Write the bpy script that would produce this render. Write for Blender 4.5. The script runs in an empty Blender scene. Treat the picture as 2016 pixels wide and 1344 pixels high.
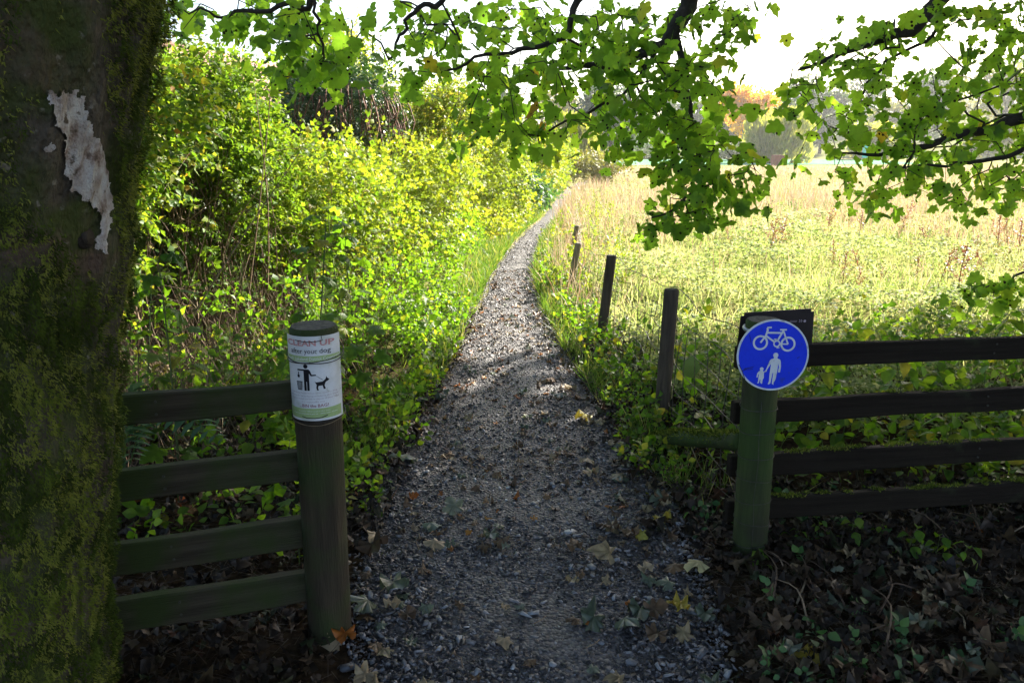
import bpy, bmesh, math, random
import numpy as np
from mathutils import Vector, Matrix, noise as mnoise

rng = np.random.default_rng(7)
random.seed(7)
scene = bpy.context.scene
COL = scene.collection
R = math.radians

# ------------------------------------------------------------------ camera
EYE = 1.55; TILT = R(14.6); FPX = 1467.0
cam_d = bpy.data.cameras.new('camera'); cam = bpy.data.objects.new('camera', cam_d); COL.objects.link(cam)
cam.location = (0, 0, EYE); cam.rotation_euler = (R(90) - TILT, 0, 0)
cam_d.sensor_width = 36.0; cam_d.lens = 36.0 * FPX / 2016.0
cam_d.clip_start = 0.05; cam_d.clip_end = 2000
scene.camera = cam
# ------------------------------------------------------------------ world, sun, exposure
SUN_AZ, SUN_EL = R(43), R(30)            # azimuth measured from +Y towards +X
w = bpy.data.worlds.new('World'); scene.world = w; w.use_nodes = True
nt = w.node_tree; bg = nt.nodes['Background']
sky = nt.nodes.new('ShaderNodeTexSky'); sky.sky_type = 'NISHITA'; sky.sun_disc = False
sky.sun_elevation = SUN_EL; sky.sun_rotation = SUN_AZ
sky.air_density = 1.0; sky.dust_density = 2.5; sky.ozone_density = 1.0
nt.links.new(sky.outputs[0], bg.inputs[0]); bg.inputs[1].default_value = 0.068
sd = bpy.data.lights.new('sun', 'SUN'); sd.energy = 5.0; sd.angle = R(0.6); sd.color = (1.0, 0.94, 0.82)
sun = bpy.data.objects.new('sun', sd); COL.objects.link(sun)
sdir = Vector((math.sin(SUN_AZ) * math.cos(SUN_EL), math.cos(SUN_AZ) * math.cos(SUN_EL), math.sin(SUN_EL)))
sun.rotation_euler = sdir.to_track_quat('Z', 'Y').to_euler(); sun.location = sdir * 60
scene.view_settings.view_transform = 'Standard'; scene.view_settings.look = 'None'
scene.view_settings.exposure = 2.45; scene.view_settings.gamma = 1.0
scene.view_settings.use_curve_mapping = False
scene.render.engine = 'CYCLES'
scene.cycles.max_bounces = 8; scene.cycles.transmission_bounces = 6; scene.cycles.diffuse_bounces = 4

# ------------------------------------------------------------------ helpers
_c, _s = math.cos(TILT), math.sin(TILT)
def at(u, v, Y):
    """survey: sight line through a photograph point, met at distance Y in front of the camera"""
    x = (u - 1008) / FPX; y = (672 - v) / FPX
    r = np.array([x, _c + _s * y, -_s + _c * y])
    return np.array([0, 0, EYE]) + r * (Y / r[1])

def np_mesh(name, V, F, rnd=None, smooth=False):
    V = np.asarray(V, np.float32); F = np.asarray(F, np.int32)
    me = bpy.data.meshes.new(name)
    n, m, k = len(V), len(F), F.shape[1]
    me.vertices.add(n); me.vertices.foreach_set('co', V.ravel())
    me.loops.add(m * k); me.loops.foreach_set('vertex_index', F.ravel())
    me.polygons.add(m); me.polygons.foreach_set('loop_start', np.arange(0, m * k, k, dtype=np.int32))
    if smooth: me.polygons.foreach_set('use_smooth', np.ones(m, bool))
    me.update(calc_edges=True)
    if rnd is not None:
        a = me.attributes.new('rnd', 'FLOAT', 'POINT'); a.data.foreach_set('value', np.asarray(rnd, np.float32))
    return me

def scat(t, P, Rm, S, rnd=None):
    """copies of template t=(V,F) at P with rotation matrices Rm (columns x,y,z) and sizes S"""
    tV, tF = t[0], t[1]; N = len(P); nv = len(tV)
    S = np.asarray(S, float)
    if S.ndim == 1: S = np.repeat(S[:, None], 3, 1)
    L = tV[None] * S[:, None, :]
    V = np.einsum('nij,nkj->nki', Rm, L) + np.asarray(P)[:, None, :]
    F = tF[None] + (np.arange(N) * nv)[:, None, None]
    if rnd is None: rnd = rng.random(N)
    rr = np.repeat(rnd, nv) if len(t) < 3 else np.clip(rnd[:, None] * .6 + t[2][None] * .4, 0, .999).ravel()
    return V.reshape(-1, 3), F.reshape(-1, tF.shape[1]), rr

def join(parts):
    Vs, Fs, Rs, o = [], [], [], 0
    for V, F, r in parts:
        Vs.append(V); Fs.append(F + o); Rs.append(r); o += len(V)
    return np.concatenate(Vs), np.concatenate(Fs), np.concatenate(Rs)

def unit(a): return a / np.maximum(np.linalg.norm(a, axis=-1, keepdims=True), 1e-9)
def frames(axis, nrm):
    y = unit(axis); x = unit(np.cross(y, nrm)); z = np.cross(x, y)
    return np.stack([x, y, z], axis=-1)
def rand_dirs(n):
    return unit(rng.normal(size=(n, 3)))
def leaf_frames(n, dip=(15, 75), roll=40, bias=None):
    """midrib pointing sideways and drooping, blade roughly facing up"""
    az = rng.random(n) * 2 * math.pi; d = np.radians(rng.uniform(dip[0], dip[1], n))
    ax = np.stack([np.cos(az) * np.cos(d), np.sin(az) * np.cos(d), -np.sin(d)], -1)
    if bias is not None: ax = unit(ax + bias)
    up = np.array([0, 0, 1.0]) + rng.normal(size=(n, 3)) * math.tan(R(roll)) * .6
    return frames(ax, up)
def up_frames(n, lean=.25):
    ax = unit(np.stack([rng.normal(0, lean, n), rng.normal(0, lean, n), np.ones(n)], -1))
    return frames(ax, np.stack([rng.normal(size=n), rng.normal(size=n), rng.normal(size=n) * .1], -1))

def tube(pts, rad, sides=6, closed_end=True):
    pts = np.asarray(pts, float); n = len(pts); rad = np.broadcast_to(np.asarray(rad, float), (n,))
    t = np.gradient(pts, axis=0); t = unit(t)
    ref = np.array([0, 0, 1.0]) if abs(t[:, 2]).mean() < .8 else np.array([1.0, 0, 0])
    a = unit(np.cross(t, ref)); b = np.cross(t, a)
    th = np.arange(sides) * 2 * math.pi / sides
    V = pts[:, None] + rad[:, None, None] * (np.cos(th)[None, :, None] * a[:, None] + np.sin(th)[None, :, None] * b[:, None])
    V = V.reshape(-1, 3); F = []
    for i in range(n - 1):
        for j in range(sides):
            p, q = i * sides + j, i * sides + (j + 1) % sides
            F += [(p, q, q + sides), (p, q + sides, p + sides)]
    if closed_end:
        V = np.vstack([V, pts[0], pts[-1]])
        for j in range(sides):
            F.append((len(V) - 2, (j + 1) % sides, j)); F.append((len(V) - 1, (n - 1) * sides + j, (n - 1) * sides + (j + 1) % sides))
    F = np.array(F)
    return V, F, np.full(len(V), rng.random())

def spline(P, n=24):
    P = np.asarray(P, float); m = len(P)
    Q = np.vstack([2 * P[0] - P[1], P, 2 * P[-1] - P[-2]]); out = []
    for t in np.linspace(0, m - 1 - 1e-6, n):
        i = int(t); f = t - i; p0, p1, p2, p3 = Q[i:i + 4]
        out.append(.5 * ((2 * p1) + (p2 - p0) * f + (2 * p0 - 5 * p1 + 4 * p2 - p3) * f * f + (3 * p1 - p0 - 3 * p2 + p3) * f ** 3))
    return np.array(out)

def box_mesh(name, sx, sy, sz, bev=.004, seg=1, cut=0, jit=0, seed=0):
    bm = bmesh.new(); bmesh.ops.create_cube(bm, size=1)
    bmesh.ops.scale(bm, vec=(sx, sy, sz), verts=bm.verts)
    if cut:
        ed = [e for e in bm.edges if abs((e.verts[0].co - e.verts[1].co).x) > sx * .9]
        bmesh.ops.subdivide_edges(bm, edges=ed, cuts=cut, use_grid_fill=True)
    if bev: bmesh.ops.bevel(bm, geom=[e for e in bm.edges if e.is_boundary or (len(e.link_faces) == 2 and e.calc_face_angle() > .5)], offset=bev, segments=seg, affect='EDGES')
    if jit:
        for v in bm.verts:
            q = mnoise.noise_vector(Vector((v.co.x * 3 + seed, v.co.y * 9, v.co.z * 9)))
            v.co += Vector((0, q.y, q.z)) * jit
    me = bpy.data.meshes.new(name); bm.to_mesh(me); bm.free(); return me

def obj(name, me, mat, parent=None):
    o = bpy.data.objects.new(name, me); COL.objects.link(o)
    if me is not None and mat is not None and not me.materials: me.materials.append(mat)
    if parent is not None:
        o.parent = parent
        if parent.type == 'EMPTY': o.matrix_parent_inverse = Matrix.Translation(-parent.location)
    return o
def thing(name, label, cat, loc=(0, 0, 0), group=None):
    o = bpy.data.objects.new(name, None); COL.objects.link(o); o.location = loc; o.empty_display_size = .1
    return tag(o, label, cat, group)
def tag(o, label, cat, group=None, kind=None):
    o['label'] = label; o['category'] = cat
    if group: o['group'] = group
    if kind: o['kind'] = kind
    return o
def struct(o): o['kind'] = 'structure'; return o
def stuff(o): o['kind'] = 'stuff'; return o
def local(name, me, mat, parent):
    o = bpy.data.objects.new(name, me); COL.objects.link(o); o.parent = parent
    if not me.materials: me.materials.append(mat)
    return o
def copy_tree(root, parent=None):
    c = root.copy(); COL.objects.link(c)
    if parent is not None: c.parent = parent
    for ch in root.children: copy_tree(ch, c)
    return c
def polyfill(polys, z=0.0):
    """flat mesh from 2-D outlines"""
    bm = bmesh.new()
    for p in polys:
        f = bm.faces.new([bm.verts.new((x, y, z)) for x, y in p])
    bm.normal_update()
    bmesh.ops.triangulate(bm, faces=bm.faces[:])
    me = bpy.data.meshes.new('print'); bm.to_mesh(me); bm.free(); return me
def inpoly(P, poly):
    x, y = P[:, 0], P[:, 1]; ins = np.zeros(len(P), bool); n = len(poly)
    for i in range(n):
        x1, y1 = poly[i]; x2, y2 = poly[(i + 1) % n]
        c = ((y1 > y) != (y2 > y)); xi = (x2 - x1) * (y - y1) / ((y2 - y1) if y2 != y1 else 1e-9) + x1
        ins ^= c & (x < xi)
    return ins
def fbm(x, y, s=1.0, seed=0.0):
    return np.array([mnoise.fractal(Vector((a * s, b * s, seed)), 1.0, 2.0, 3) for a, b in zip(x, y)])

# ------------------------------------------------------------------ materials
def newmat(name):
    m = bpy.data.materials.new(name); m.use_nodes = True; m.node_tree.nodes.clear()
    return m, m.node_tree.nodes, m.node_tree.links
def ramp(N, stops):
    r = N.new('ShaderNodeValToRGB'); e = r.color_ramp.elements
    while len(e) < len(stops): e.new(.5)
    for k, (p, c) in zip(e, stops): k.position = p; k.color = (*c, 1)
    return r
def leafmat(name, stops, trans=.45, tgain=(1.5, 1.55, .7), rough=.5, spots=False, spec=.35, mottled=0.0):
    m, N, L = newmat(name)
    at_ = N.new('ShaderNodeAttribute'); at_.attribute_name = 'rnd'
    oi = N.new('ShaderNodeObjectInfo')
    ad = N.new('ShaderNodeMath'); ad.operation = 'ADD'; L.new(at_.outputs['Fac'], ad.inputs[0]); L.new(oi.outputs['Random'], ad.inputs[1])
    fr = N.new('ShaderNodeMath'); fr.operation = 'FRACT'; L.new(ad.outputs[0], fr.inputs[0])
    rp = ramp(N, stops); L.new(fr.outputs[0], rp.inputs[0]); col = rp.outputs[0]
    geo = N.new('ShaderNodeNewGeometry')
    if mottled:
        nz = N.new('ShaderNodeTexNoise'); nz.inputs['Scale'].default_value = 35; nz.inputs['Detail'].default_value = 3
        L.new(geo.outputs['Position'], nz.inputs['Vector'])
        mr = N.new('ShaderNodeMapRange'); mr.inputs[1].default_value = .35; mr.inputs[2].default_value = .7
        mr.inputs[3].default_value = 1 - mottled; mr.inputs[4].default_value = 1 + mottled * .6; L.new(nz.outputs[0], mr.inputs[0])
        mx = N.new('ShaderNodeVectorMath'); mx.operation = 'SCALE'; L.new(col, mx.inputs[0]); L.new(mr.outputs[0], mx.inputs[3]); col = mx.outputs[0]
    if spots:
        vo = N.new('ShaderNodeTexVoronoi'); vo.inputs['Scale'].default_value = 26; L.new(geo.outputs['Position'], vo.inputs['Vector'])
        lt = N.new('ShaderNodeMath'); lt.operation = 'GREATER_THAN'; lt.inputs[1].default_value = .2; L.new(vo.outputs['Distance'], lt.inputs[0])
        mxs = N.new('ShaderNodeMix'); mxs.data_type = 'RGBA'; L.new(lt.outputs[0], mxs.inputs[0]); mxs.inputs[6].default_value = (.006, .006, .005, 1)
        L.new(col, mxs.inputs[7]); col = mxs.outputs[2]
    p = N.new('ShaderNodeBsdfPrincipled'); p.inputs['Roughness'].default_value = rough; p.inputs['Specular IOR Level'].default_value = spec
    L.new(col, p.inputs['Base Color'])
    o = N.new('ShaderNodeOutputMaterial')
    if trans > 0:
        tc = N.new('ShaderNodeVectorMath'); tc.operation = 'MULTIPLY'; tc.inputs[1].default_value = tgain; L.new(col, tc.inputs[0])
        tr = N.new('ShaderNodeBsdfTranslucent'); L.new(tc.outputs[0], tr.inputs['Color'])
        mx = N.new('ShaderNodeMixShader'); mx.inputs[0].default_value = trans
        L.new(p.outputs[0], mx.inputs[1]); L.new(tr.outputs[0], mx.inputs[2]); L.new(mx.outputs[0], o.inputs[0])
    else: L.new(p.outputs[0], o.inputs[0])
    return m
def surf(name, stops, scale=(8, 8, 8), detail=6, rough=.8, bump=.4, bscale=60, spec=.3, coord='Object', extra=None, metallic=0, bdist=.01):
    """noise-coloured rough surface; extra=(colour, noise scale, lo, hi) lays a second stain over it"""
    m, N, L = newmat(name)
    tc = N.new('ShaderNodeTexCoord'); mp = N.new('ShaderNodeMapping'); mp.inputs['Scale'].default_value = scale
    L.new(tc.outputs[coord], mp.inputs[0])
    nz = N.new('ShaderNodeTexNoise'); nz.inputs['Scale'].default_value = 1; nz.inputs['Detail'].default_value = detail; nz.inputs['Roughness'].default_value = .65
    L.new(mp.outputs[0], nz.inputs['Vector'])
    rp = ramp(N, stops); L.new(nz.outputs[0], rp.inputs[0]); col = rp.outputs[0]
    if extra:
        for c, s, lo, hi in extra:
            n2 = N.new('ShaderNodeTexNoise'); n2.inputs['Scale'].default_value = s; n2.inputs['Detail'].default_value = 5; L.new(tc.outputs[coord], n2.inputs['Vector'])
            mr = N.new('ShaderNodeMapRange'); mr.inputs[1].default_value = lo; mr.inputs[2].default_value = hi; L.new(n2.outputs[0], mr.inputs[0])
            mx = N.new('ShaderNodeMix'); mx.data_type = 'RGBA'; L.new(mr.outputs[0], mx.inputs[0]); L.new(col, mx.inputs[6]); mx.inputs[7].default_value = (*c, 1); col = mx.outputs[2]
    p = N.new('ShaderNodeBsdfPrincipled'); p.inputs['Roughness'].default_value = rough; p.inputs['Specular IOR Level'].default_value = spec; p.inputs['Metallic'].default_value = metallic
    L.new(col, p.inputs['Base Color'])
    if bump:
        n3 = N.new('ShaderNodeTexNoise'); n3.inputs['Scale'].default_value = bscale / 8; n3.inputs['Detail'].default_value = 8
        mp3 = N.new('ShaderNodeMapping'); mp3.inputs['Scale'].default_value = scale; L.new(tc.outputs[coord], mp3.inputs[0]); L.new(mp3.outputs[0], n3.inputs['Vector'])
        b = N.new('ShaderNodeBump'); b.inputs['Strength'].default_value = bump; b.inputs['Distance'].default_value = bdist
        L.new(n3.outputs[0], b.inputs['Height']); L.new(b.outputs[0], p.inputs['Normal'])
    o = N.new('ShaderNodeOutputMaterial'); L.new(p.outputs[0], o.inputs[0]); return m
def rndmat(name, stops, rough=.8, spec=.3, nscale=40, namt=.35):
    """colour by each piece's own random number, with a little grain"""
    return leafmat(name, stops, trans=0, rough=rough, spec=spec, mottled=namt)

M = {}
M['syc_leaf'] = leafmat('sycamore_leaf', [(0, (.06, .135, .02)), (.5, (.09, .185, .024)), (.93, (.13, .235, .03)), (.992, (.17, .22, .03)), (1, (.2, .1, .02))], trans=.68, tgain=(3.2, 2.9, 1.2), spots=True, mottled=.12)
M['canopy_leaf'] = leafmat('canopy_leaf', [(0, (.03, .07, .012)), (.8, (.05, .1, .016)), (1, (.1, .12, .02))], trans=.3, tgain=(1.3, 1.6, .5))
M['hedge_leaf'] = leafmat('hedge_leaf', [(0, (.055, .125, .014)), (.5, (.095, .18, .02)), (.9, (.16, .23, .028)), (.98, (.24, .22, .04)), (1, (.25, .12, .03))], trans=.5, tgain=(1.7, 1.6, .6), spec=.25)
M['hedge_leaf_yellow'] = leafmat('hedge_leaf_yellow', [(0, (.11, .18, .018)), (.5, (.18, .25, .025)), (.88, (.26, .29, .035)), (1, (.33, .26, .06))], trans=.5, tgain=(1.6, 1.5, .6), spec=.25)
M['ivy_leaf'] = leafmat('ivy_leaf', [(0, (.02, .055, .014)), (.6, (.035, .085, .02)), (1, (.06, .11, .03))], trans=.2, rough=.35, spec=.5)
M['nettle_leaf'] = leafmat('nettle_leaf', [(0, (.03, .085, .03)), (.6, (.05, .12, .04)), (1, (.08, .15, .05))], trans=.35)
M['weed_leaf'] = leafmat('weed_leaf', [(0, (.06, .135, .016)), (.6, (.10, .185, .022)), (.9, (.15, .22, .03)), (1, (.25, .22, .04))], trans=.58, tgain=(1.9, 2.0, .5), mottled=.25)
M['grass'] = leafmat('grass_blade', [(0, (.06, .13, .018)), (.6, (.11, .18, .03)), (.85, (.2, .23, .06)), (1, (.36, .3, .13))], trans=.4)
M['straw'] = leafmat('straw_blade', [(0, (.30, .20, .14)), (.3, (.42, .31, .23)), (.6, (.5, .4, .3)), (.78, (.36, .2, .15)), (.86, (.28, .31, .11)), (1, (.2, .27, .07))], trans=.35, tgain=(1.1, 1.05, .9))
M['meadow'] = leafmat('meadow_leaf', [(0, (.11, .18, .045)), (.4, (.25, .31, .12)), (.75, (.43, .44, .25)), (1, (.56, .5, .36))], trans=.45, tgain=(1.35, 1.3, .8), spec=.12, rough=.7)
M['dock'] = leafmat('dock_seed', [(0, (.14, .05, .025)), (.6, (.22, .085, .045)), (1, (.3, .15, .08))], trans=.3, tgain=(1.3, 1, .8))
M['willow'] = leafmat('willow_leaf', [(0, (.16, .2, .035)), (.6, (.24, .27, .05)), (1, (.32, .31, .08))], trans=.65, tgain=(1.7, 1.6, .8))
M['yellow_leaf'] = leafmat('autumn_leaf', [(0, (.42, .26, .01)), (.6, (.55, .34, .012)), (1, (.46, .36, .03))], trans=.65, tgain=(1.6, 1.35, .6))
M['far_leaf'] = leafmat('far_tree_leaf', [(0, (.04, .075, .025)), (.6, (.065, .105, .03)), (1, (.11, .13, .04))], trans=.3)
M['far_leaf_olive'] = leafmat('far_tree_leaf_olive', [(0, (.12, .13, .03)), (.6, (.17, .17, .04)), (1, (.23, .18, .05))], trans=.35)
M['blue_leaf'] = leafmat('willow_grey_leaf', [(0, (.05, .085, .06)), (.6, (.075, .11, .08)), (1, (.1, .14, .1))], trans=.3)
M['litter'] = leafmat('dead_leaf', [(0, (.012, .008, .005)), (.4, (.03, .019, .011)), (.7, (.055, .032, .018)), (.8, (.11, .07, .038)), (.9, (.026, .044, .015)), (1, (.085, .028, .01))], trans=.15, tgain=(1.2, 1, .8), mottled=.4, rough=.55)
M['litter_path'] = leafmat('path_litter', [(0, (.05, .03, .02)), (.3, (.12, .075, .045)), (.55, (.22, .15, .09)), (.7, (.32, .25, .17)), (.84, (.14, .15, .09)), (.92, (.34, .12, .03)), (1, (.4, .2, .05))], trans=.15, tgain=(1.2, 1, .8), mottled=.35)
M['fallen_brown'] = leafmat('fallen_leaf_brown', [(0, (.08, .045, .022)), (.5, (.14, .085, .045)), (1, (.2, .12, .06))], trans=.15, tgain=(1.2, 1, .8), mottled=.4, rough=.5)
M['fallen_tan'] = leafmat('fallen_leaf_tan', [(0, (.25, .19, .1)), (.6, (.34, .26, .15)), (1, (.4, .3, .18))], trans=.2, tgain=(1.2, 1, .8), mottled=.35)
M['fallen_orange'] = leafmat('fallen_leaf_orange', [(0, (.3, .08, .015)), (.6, (.4, .13, .02)), (1, (.36, .17, .03))], trans=.2, tgain=(1.2, 1, .8), mottled=.35)
M['fallen_yellow'] = leafmat('fallen_leaf_yellow', [(0, (.4, .3, .03)), (.6, (.48, .36, .06)), (1, (.36, .33, .06))], trans=.3, tgain=(1.2, 1, .6), mottled=.3)
M['fallen_cream'] = leafmat('fallen_leaf_cream', [(0, (.5, .42, .2)), (1, (.52, .46, .25))], trans=.2, mottled=.2)
M['fallen_green'] = leafmat('fallen_leaf_green', [(0, (.07, .09, .055)), (.6, (.13, .155, .1)), (1, (.19, .2, .14))], trans=.2, mottled=.35, rough=.35, spec=.5)
M['moss'] = leafmat('moss', [(0, (.022, .036, .006)), (.35, (.065, .098, .014)), (.7, (.125, .165, .024)), (1, (.22, .235, .05))], trans=.3, tgain=(1.3, 1.3, .6), rough=.8, spec=.1)
M['bark_dark'] = surf('branch_bark', [(.3, (.018, .014, .011)), (.7, (.05, .04, .032))], (40, 40, 40), rough=.85)
M['stem_brown'] = rndmat('dry_stem', [(0, (.09, .055, .035)), (.5, (.17, .11, .07)), (.85, (.28, .2, .13)), (1, (.1, .1, .05))])
M['stem_green'] = rndmat('green_stem', [(0, (.07, .11, .03)), (1, (.12, .13, .05))])
M['trunk'] = surf('mossy_bark', [(.25, (.032, .027, .021)), (.5, (.075, .064, .05)), (.75, (.13, .112, .088))], (22, 22, 12), rough=.9, bump=1.0, bscale=30, extra=[((.045, .06, .012), 6, .38, .54), ((.10, .07, .055), 5, .58, .70), ((.2, .19, .16), 40, .66, .74)], bdist=.03)
M['lichen'] = surf('pale_lichen', [(.30, (.10, .07, .055)), (.38, (.26, .2, .17)), (.46, (.42, .38, .36)), (.62, (.55, .55, .55))], (34, 34, 24), rough=.9, bump=.9, bscale=60, extra=[((.3, .25, .22), 16, .5, .66), ((.11, .085, .06), 55, .60, .68)])
M['post_left'] = surf('weathered_post', [(.3, (.02, .015, .009)), (.6, (.048, .036, .022)), (.8, (.085, .064, .04))], (24, 24, 2.2), rough=.8, bump=.6, extra=[((.03, .048, .011), 5, .41, .64)])
M['post_right'] = surf('algae_post', [(.3, (.02, .026, .009)), (.55, (.042, .055, .016)), (.8, (.075, .086, .03))], (26, 26, 2), rough=.8, bump=.5, extra=[((.03, .058, .009), 4, .4, .62), ((.022, .016, .012), 3, .5, .7)])
M['post_wire'] = surf('fence_stake', [(.3, (.03, .022, .016)), (.7, (.11, .085, .06))], (28, 28, 2.5), rough=.85, bump=.6)
M['post_grey'] = surf('silvered_stake', [(.3, (.13, .1, .07)), (.7, (.3, .25, .19))], (28, 28, 2.5), rough=.85, bump=.6)
M['rail_left'] = surf('weathered_rail', [(.3, (.028, .023, .016)), (.6, (.066, .055, .038)), (.8, (.11, .092, .066))], (1.6, 40, 40), spec=.15, rough=.85, bump=.5, extra=[((.035, .05, .015), 6, .42, .64)])
M['rail_right'] = surf('dark_rail', [(.3, (.010, .007, .005)), (.65, (.022, .017, .012)), (.85, (.045, .037, .028))], (1.6, 40, 40), spec=.12, rough=.9, bump=.5, extra=[((.03, .036, .018), 8, .58, .72)])
M['endgrain'] = surf('end_grain', [(.3, (.035, .032, .026)), (.7, (.14, .13, .105))], (60, 60, 60), rough=.85, bump=.5)
M['wire'] = surf('galvanised_wire', [(.3, (.045, .038, .032)), (.7, (.13, .115, .10))], (60, 60, 60), rough=.5, bump=0, metallic=.6)
M['wire_wrap'] = surf('dull_wire', [(.3, (.03, .03, .025)), (.7, (.09, .085, .07))], (60, 60, 60), rough=.6, bump=0, metallic=.3)
M['wire_black'] = surf('black_tie_wire', [(.3, (.012, .011, .011)), (.7, (.04, .035, .03))], (60, 60, 60), rough=.5, bump=0)
M['paper'] = surf('laminated_paper', [(.2, (.62, .63, .66)), (.8, (.78, .79, .82))], (25, 25, 25), rough=.35, bump=.15, spec=.5, extra=[((.5, .52, .46), 14, .55, .75), ((.36, .38, .3), 70, .66, .74)])
M['band_green'] = surf('printed_green', [(.3, (.30, .42, .17)), (.7, (.42, .53, .27))], (20, 20, 20), rough=.4, bump=0)
M['ink_red'] = surf('faded_red_print', [(.3, (.48, .20, .20)), (.7, (.6, .32, .32))], (40, 40, 40), rough=.5, bump=0)
M['ink_black'] = surf('black_print', [(.3, (.006, .006, .01)), (.7, (.012, .012, .018))], (30, 30, 30), rough=.45, bump=0)
M['ink_faint'] = surf('faint_print', [(.3, (.36, .28, .34)), (.7, (.46, .38, .44))], (50, 50, 50), rough=.5, bump=0)
M['ink_plum'] = surf('plum_print', [(.3, (.24, .08, .1)), (.7, (.34, .13, .15))], (50, 50, 50), rough=.5, bump=0)
M['ink_white'] = surf('white_print', [(.3, (.7, .72, .68)), (.7, (.8, .82, .78))], (50, 50, 50), rough=.5, bump=0)
M['sign_blue'] = surf('blue_sign_face', [(.2, (.002, .028, .62)), (.8, (.003, .04, .78))], (18, 18, 18), rough=.4, bump=.05, spec=.3, extra=[((.012, .035, .3), 22, .6, .74), ((.06, .08, .22), 90, .7, .76)])
M['sign_white'] = surf('reflective_white', [(.2, (.52, .55, .6)), (.8, (.66, .69, .74))], (30, 30, 30), rough=.4, bump=0, spec=.3, extra=[((.36, .38, .36), 40, .58, .7)])
M['sign_back'] = surf('dark_sign_back', [(.3, (.012, .009, .010)), (.7, (.028, .02, .022))], (10, 10, 10), rough=.45, bump=.1)
M['metal'] = surf('steel_band', [(.3, (.3, .32, .35)), (.7, (.5, .52, .55))], (30, 30, 30), rough=.4, bump=0, metallic=.7)
M['stone'] = rndmat('slate_stone', [(0, (.02, .02, .022)), (.35, (.062, .056, .058)), (.7, (.145, .136, .142)), (.92, (.29, .28, .29)), (.965, (.16, .10, .065)), (1, (.32, .27, .21))], rough=.5, spec=.4, namt=.35)
M['stone_big'] = rndmat('slate_stone_pale', [(0, (.11, .113, .125)), (.5, (.2, .21, .235)), (.85, (.3, .315, .345)), (1, (.4, .4, .41))], rough=.48, spec=.5, namt=.4)
M['roof'] = rndmat('clay_tile', [(0, (.25, .13, .10)), (.6, (.33, .18, .14)), (1, (.4, .25, .19))])
M['render_wall'] = surf('white_render', [(.3, (.62, .6, .56)), (.7, (.74, .72, .68))], (6, 6, 6))
M['box_wood'] = surf('brown_board', [(.3, (.12, .05, .035)), (.7, (.2, .09, .06))], (5, 5, 5))
M['teal'] = surf('teal_sheet', [(.3, (.03, .3, .3)), (.7, (.05, .4, .38))], (5, 5, 5))
M['flag_dark'] = leafmat('dark_scrap', [(0, (.05, .09, .035)), (1, (.07, .11, .045))], trans=.3)

def groundmat():
    m, N, L = newmat('ground_soil')
    geo = N.new('ShaderNodeNewGeometry'); sep = N.new('ShaderNodeSeparateXYZ'); L.new(geo.outputs['Position'], sep.inputs[0])
    def nz(s, d=5):
        n = N.new('ShaderNodeTexNoise'); n.inputs['Scale'].default_value = s; n.inputs['Detail'].default_value = d; L.new(geo.outputs['Position'], n.inputs['Vector']); return n
    soil = ramp(N, [(.3, (.018, .012, .008)), (.6, (.05, .034, .02)), (.8, (.09, .06, .035))]); L.new(nz(30).outputs[0], soil.inputs[0])
    mead = ramp(N, [(.3, (.12, .15, .04)), (.5, (.22, .22, .08)), (.7, (.42, .33, .18))]); L.new(nz(.5, 8).outputs[0], mead.inputs[0])
    mr = N.new('ShaderNodeMapRange'); mr.inputs[1].default_value = 4.5; mr.inputs[2].default_value = 9; L.new(sep.outputs[1], mr.inputs[0])
    mx = N.new('ShaderNodeMix'); mx.data_type = 'RGBA'; L.new(mr.outputs[0], mx.inputs[0]); L.new(soil.outputs[0], mx.inputs[6]); L.new(mead.outputs[0], mx.inputs[7])
    p = N.new('ShaderNodeBsdfPrincipled'); p.inputs['Roughness'].default_value = 1; p.inputs['Specular IOR Level'].default_value = 0; L.new(mx.outputs[2], p.inputs['Base Color'])
    b = N.new('ShaderNodeBump'); b.inputs['Strength'].default_value = .6; b.inputs['Distance'].default_value = .02; L.new(nz(40, 8).outputs[0], b.inputs['Height']); L.new(b.outputs[0], p.inputs['Normal'])
    o = N.new('ShaderNodeOutputMaterial'); L.new(p.outputs[0], o.inputs[0]); return m
M['ground'] = groundmat()
def pathmat():
    m, N, L = newmat('path_gravel')
    geo = N.new('ShaderNodeNewGeometry')
    vo = N.new('ShaderNodeTexVoronoi'); vo.inputs['Scale'].default_value = 75; L.new(geo.outputs['Position'], vo.inputs['Vector'])
    sp = N.new('ShaderNodeSeparateColor'); L.new(vo.outputs['Color'], sp.inputs[0])
    rp = ramp(N, [(0, (.04, .036, .037)), (.5, (.085, .078, .08)), (.85, (.14, .128, .13)), (1, (.2, .175, .15))]); L.new(sp.outputs[0], rp.inputs[0])
    nz = N.new('ShaderNodeTexNoise'); nz.inputs['Scale'].default_value = 2.2; nz.inputs['Detail'].default_value = 6; L.new(geo.outputs['Position'], nz.inputs['Vector'])
    mr = N.new('ShaderNodeMapRange'); mr.inputs[1].default_value = .4; mr.inputs[2].default_value = .75; mr.inputs[4].default_value = .55; L.new(nz.outputs[0], mr.inputs[0])
    mx = N.new('ShaderNodeMix'); mx.data_type = 'RGBA'; L.new(mr.outputs[0], mx.inputs[0]); L.new(rp.outputs[0], mx.inputs[6]); mx.inputs[7].default_value = (.045, .036, .03, 1)
    p = N.new('ShaderNodeBsdfPrincipled'); p.inputs['Roughness'].default_value = .6; p.inputs['Specular IOR Level'].default_value = .35; L.new(mx.outputs[2], p.inputs['Base Color'])
    b = N.new('ShaderNodeBump'); b.inputs['Strength'].default_value = .9; b.inputs['Distance'].default_value = .012; b.invert = True
    L.new(vo.outputs['Distance'], b.inputs['Height']); L.new(b.outputs[0], p.inputs['Normal'])
    o = N.new('ShaderNodeOutputMaterial'); L.new(p.outputs[0], o.inputs[0]); return m
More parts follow.
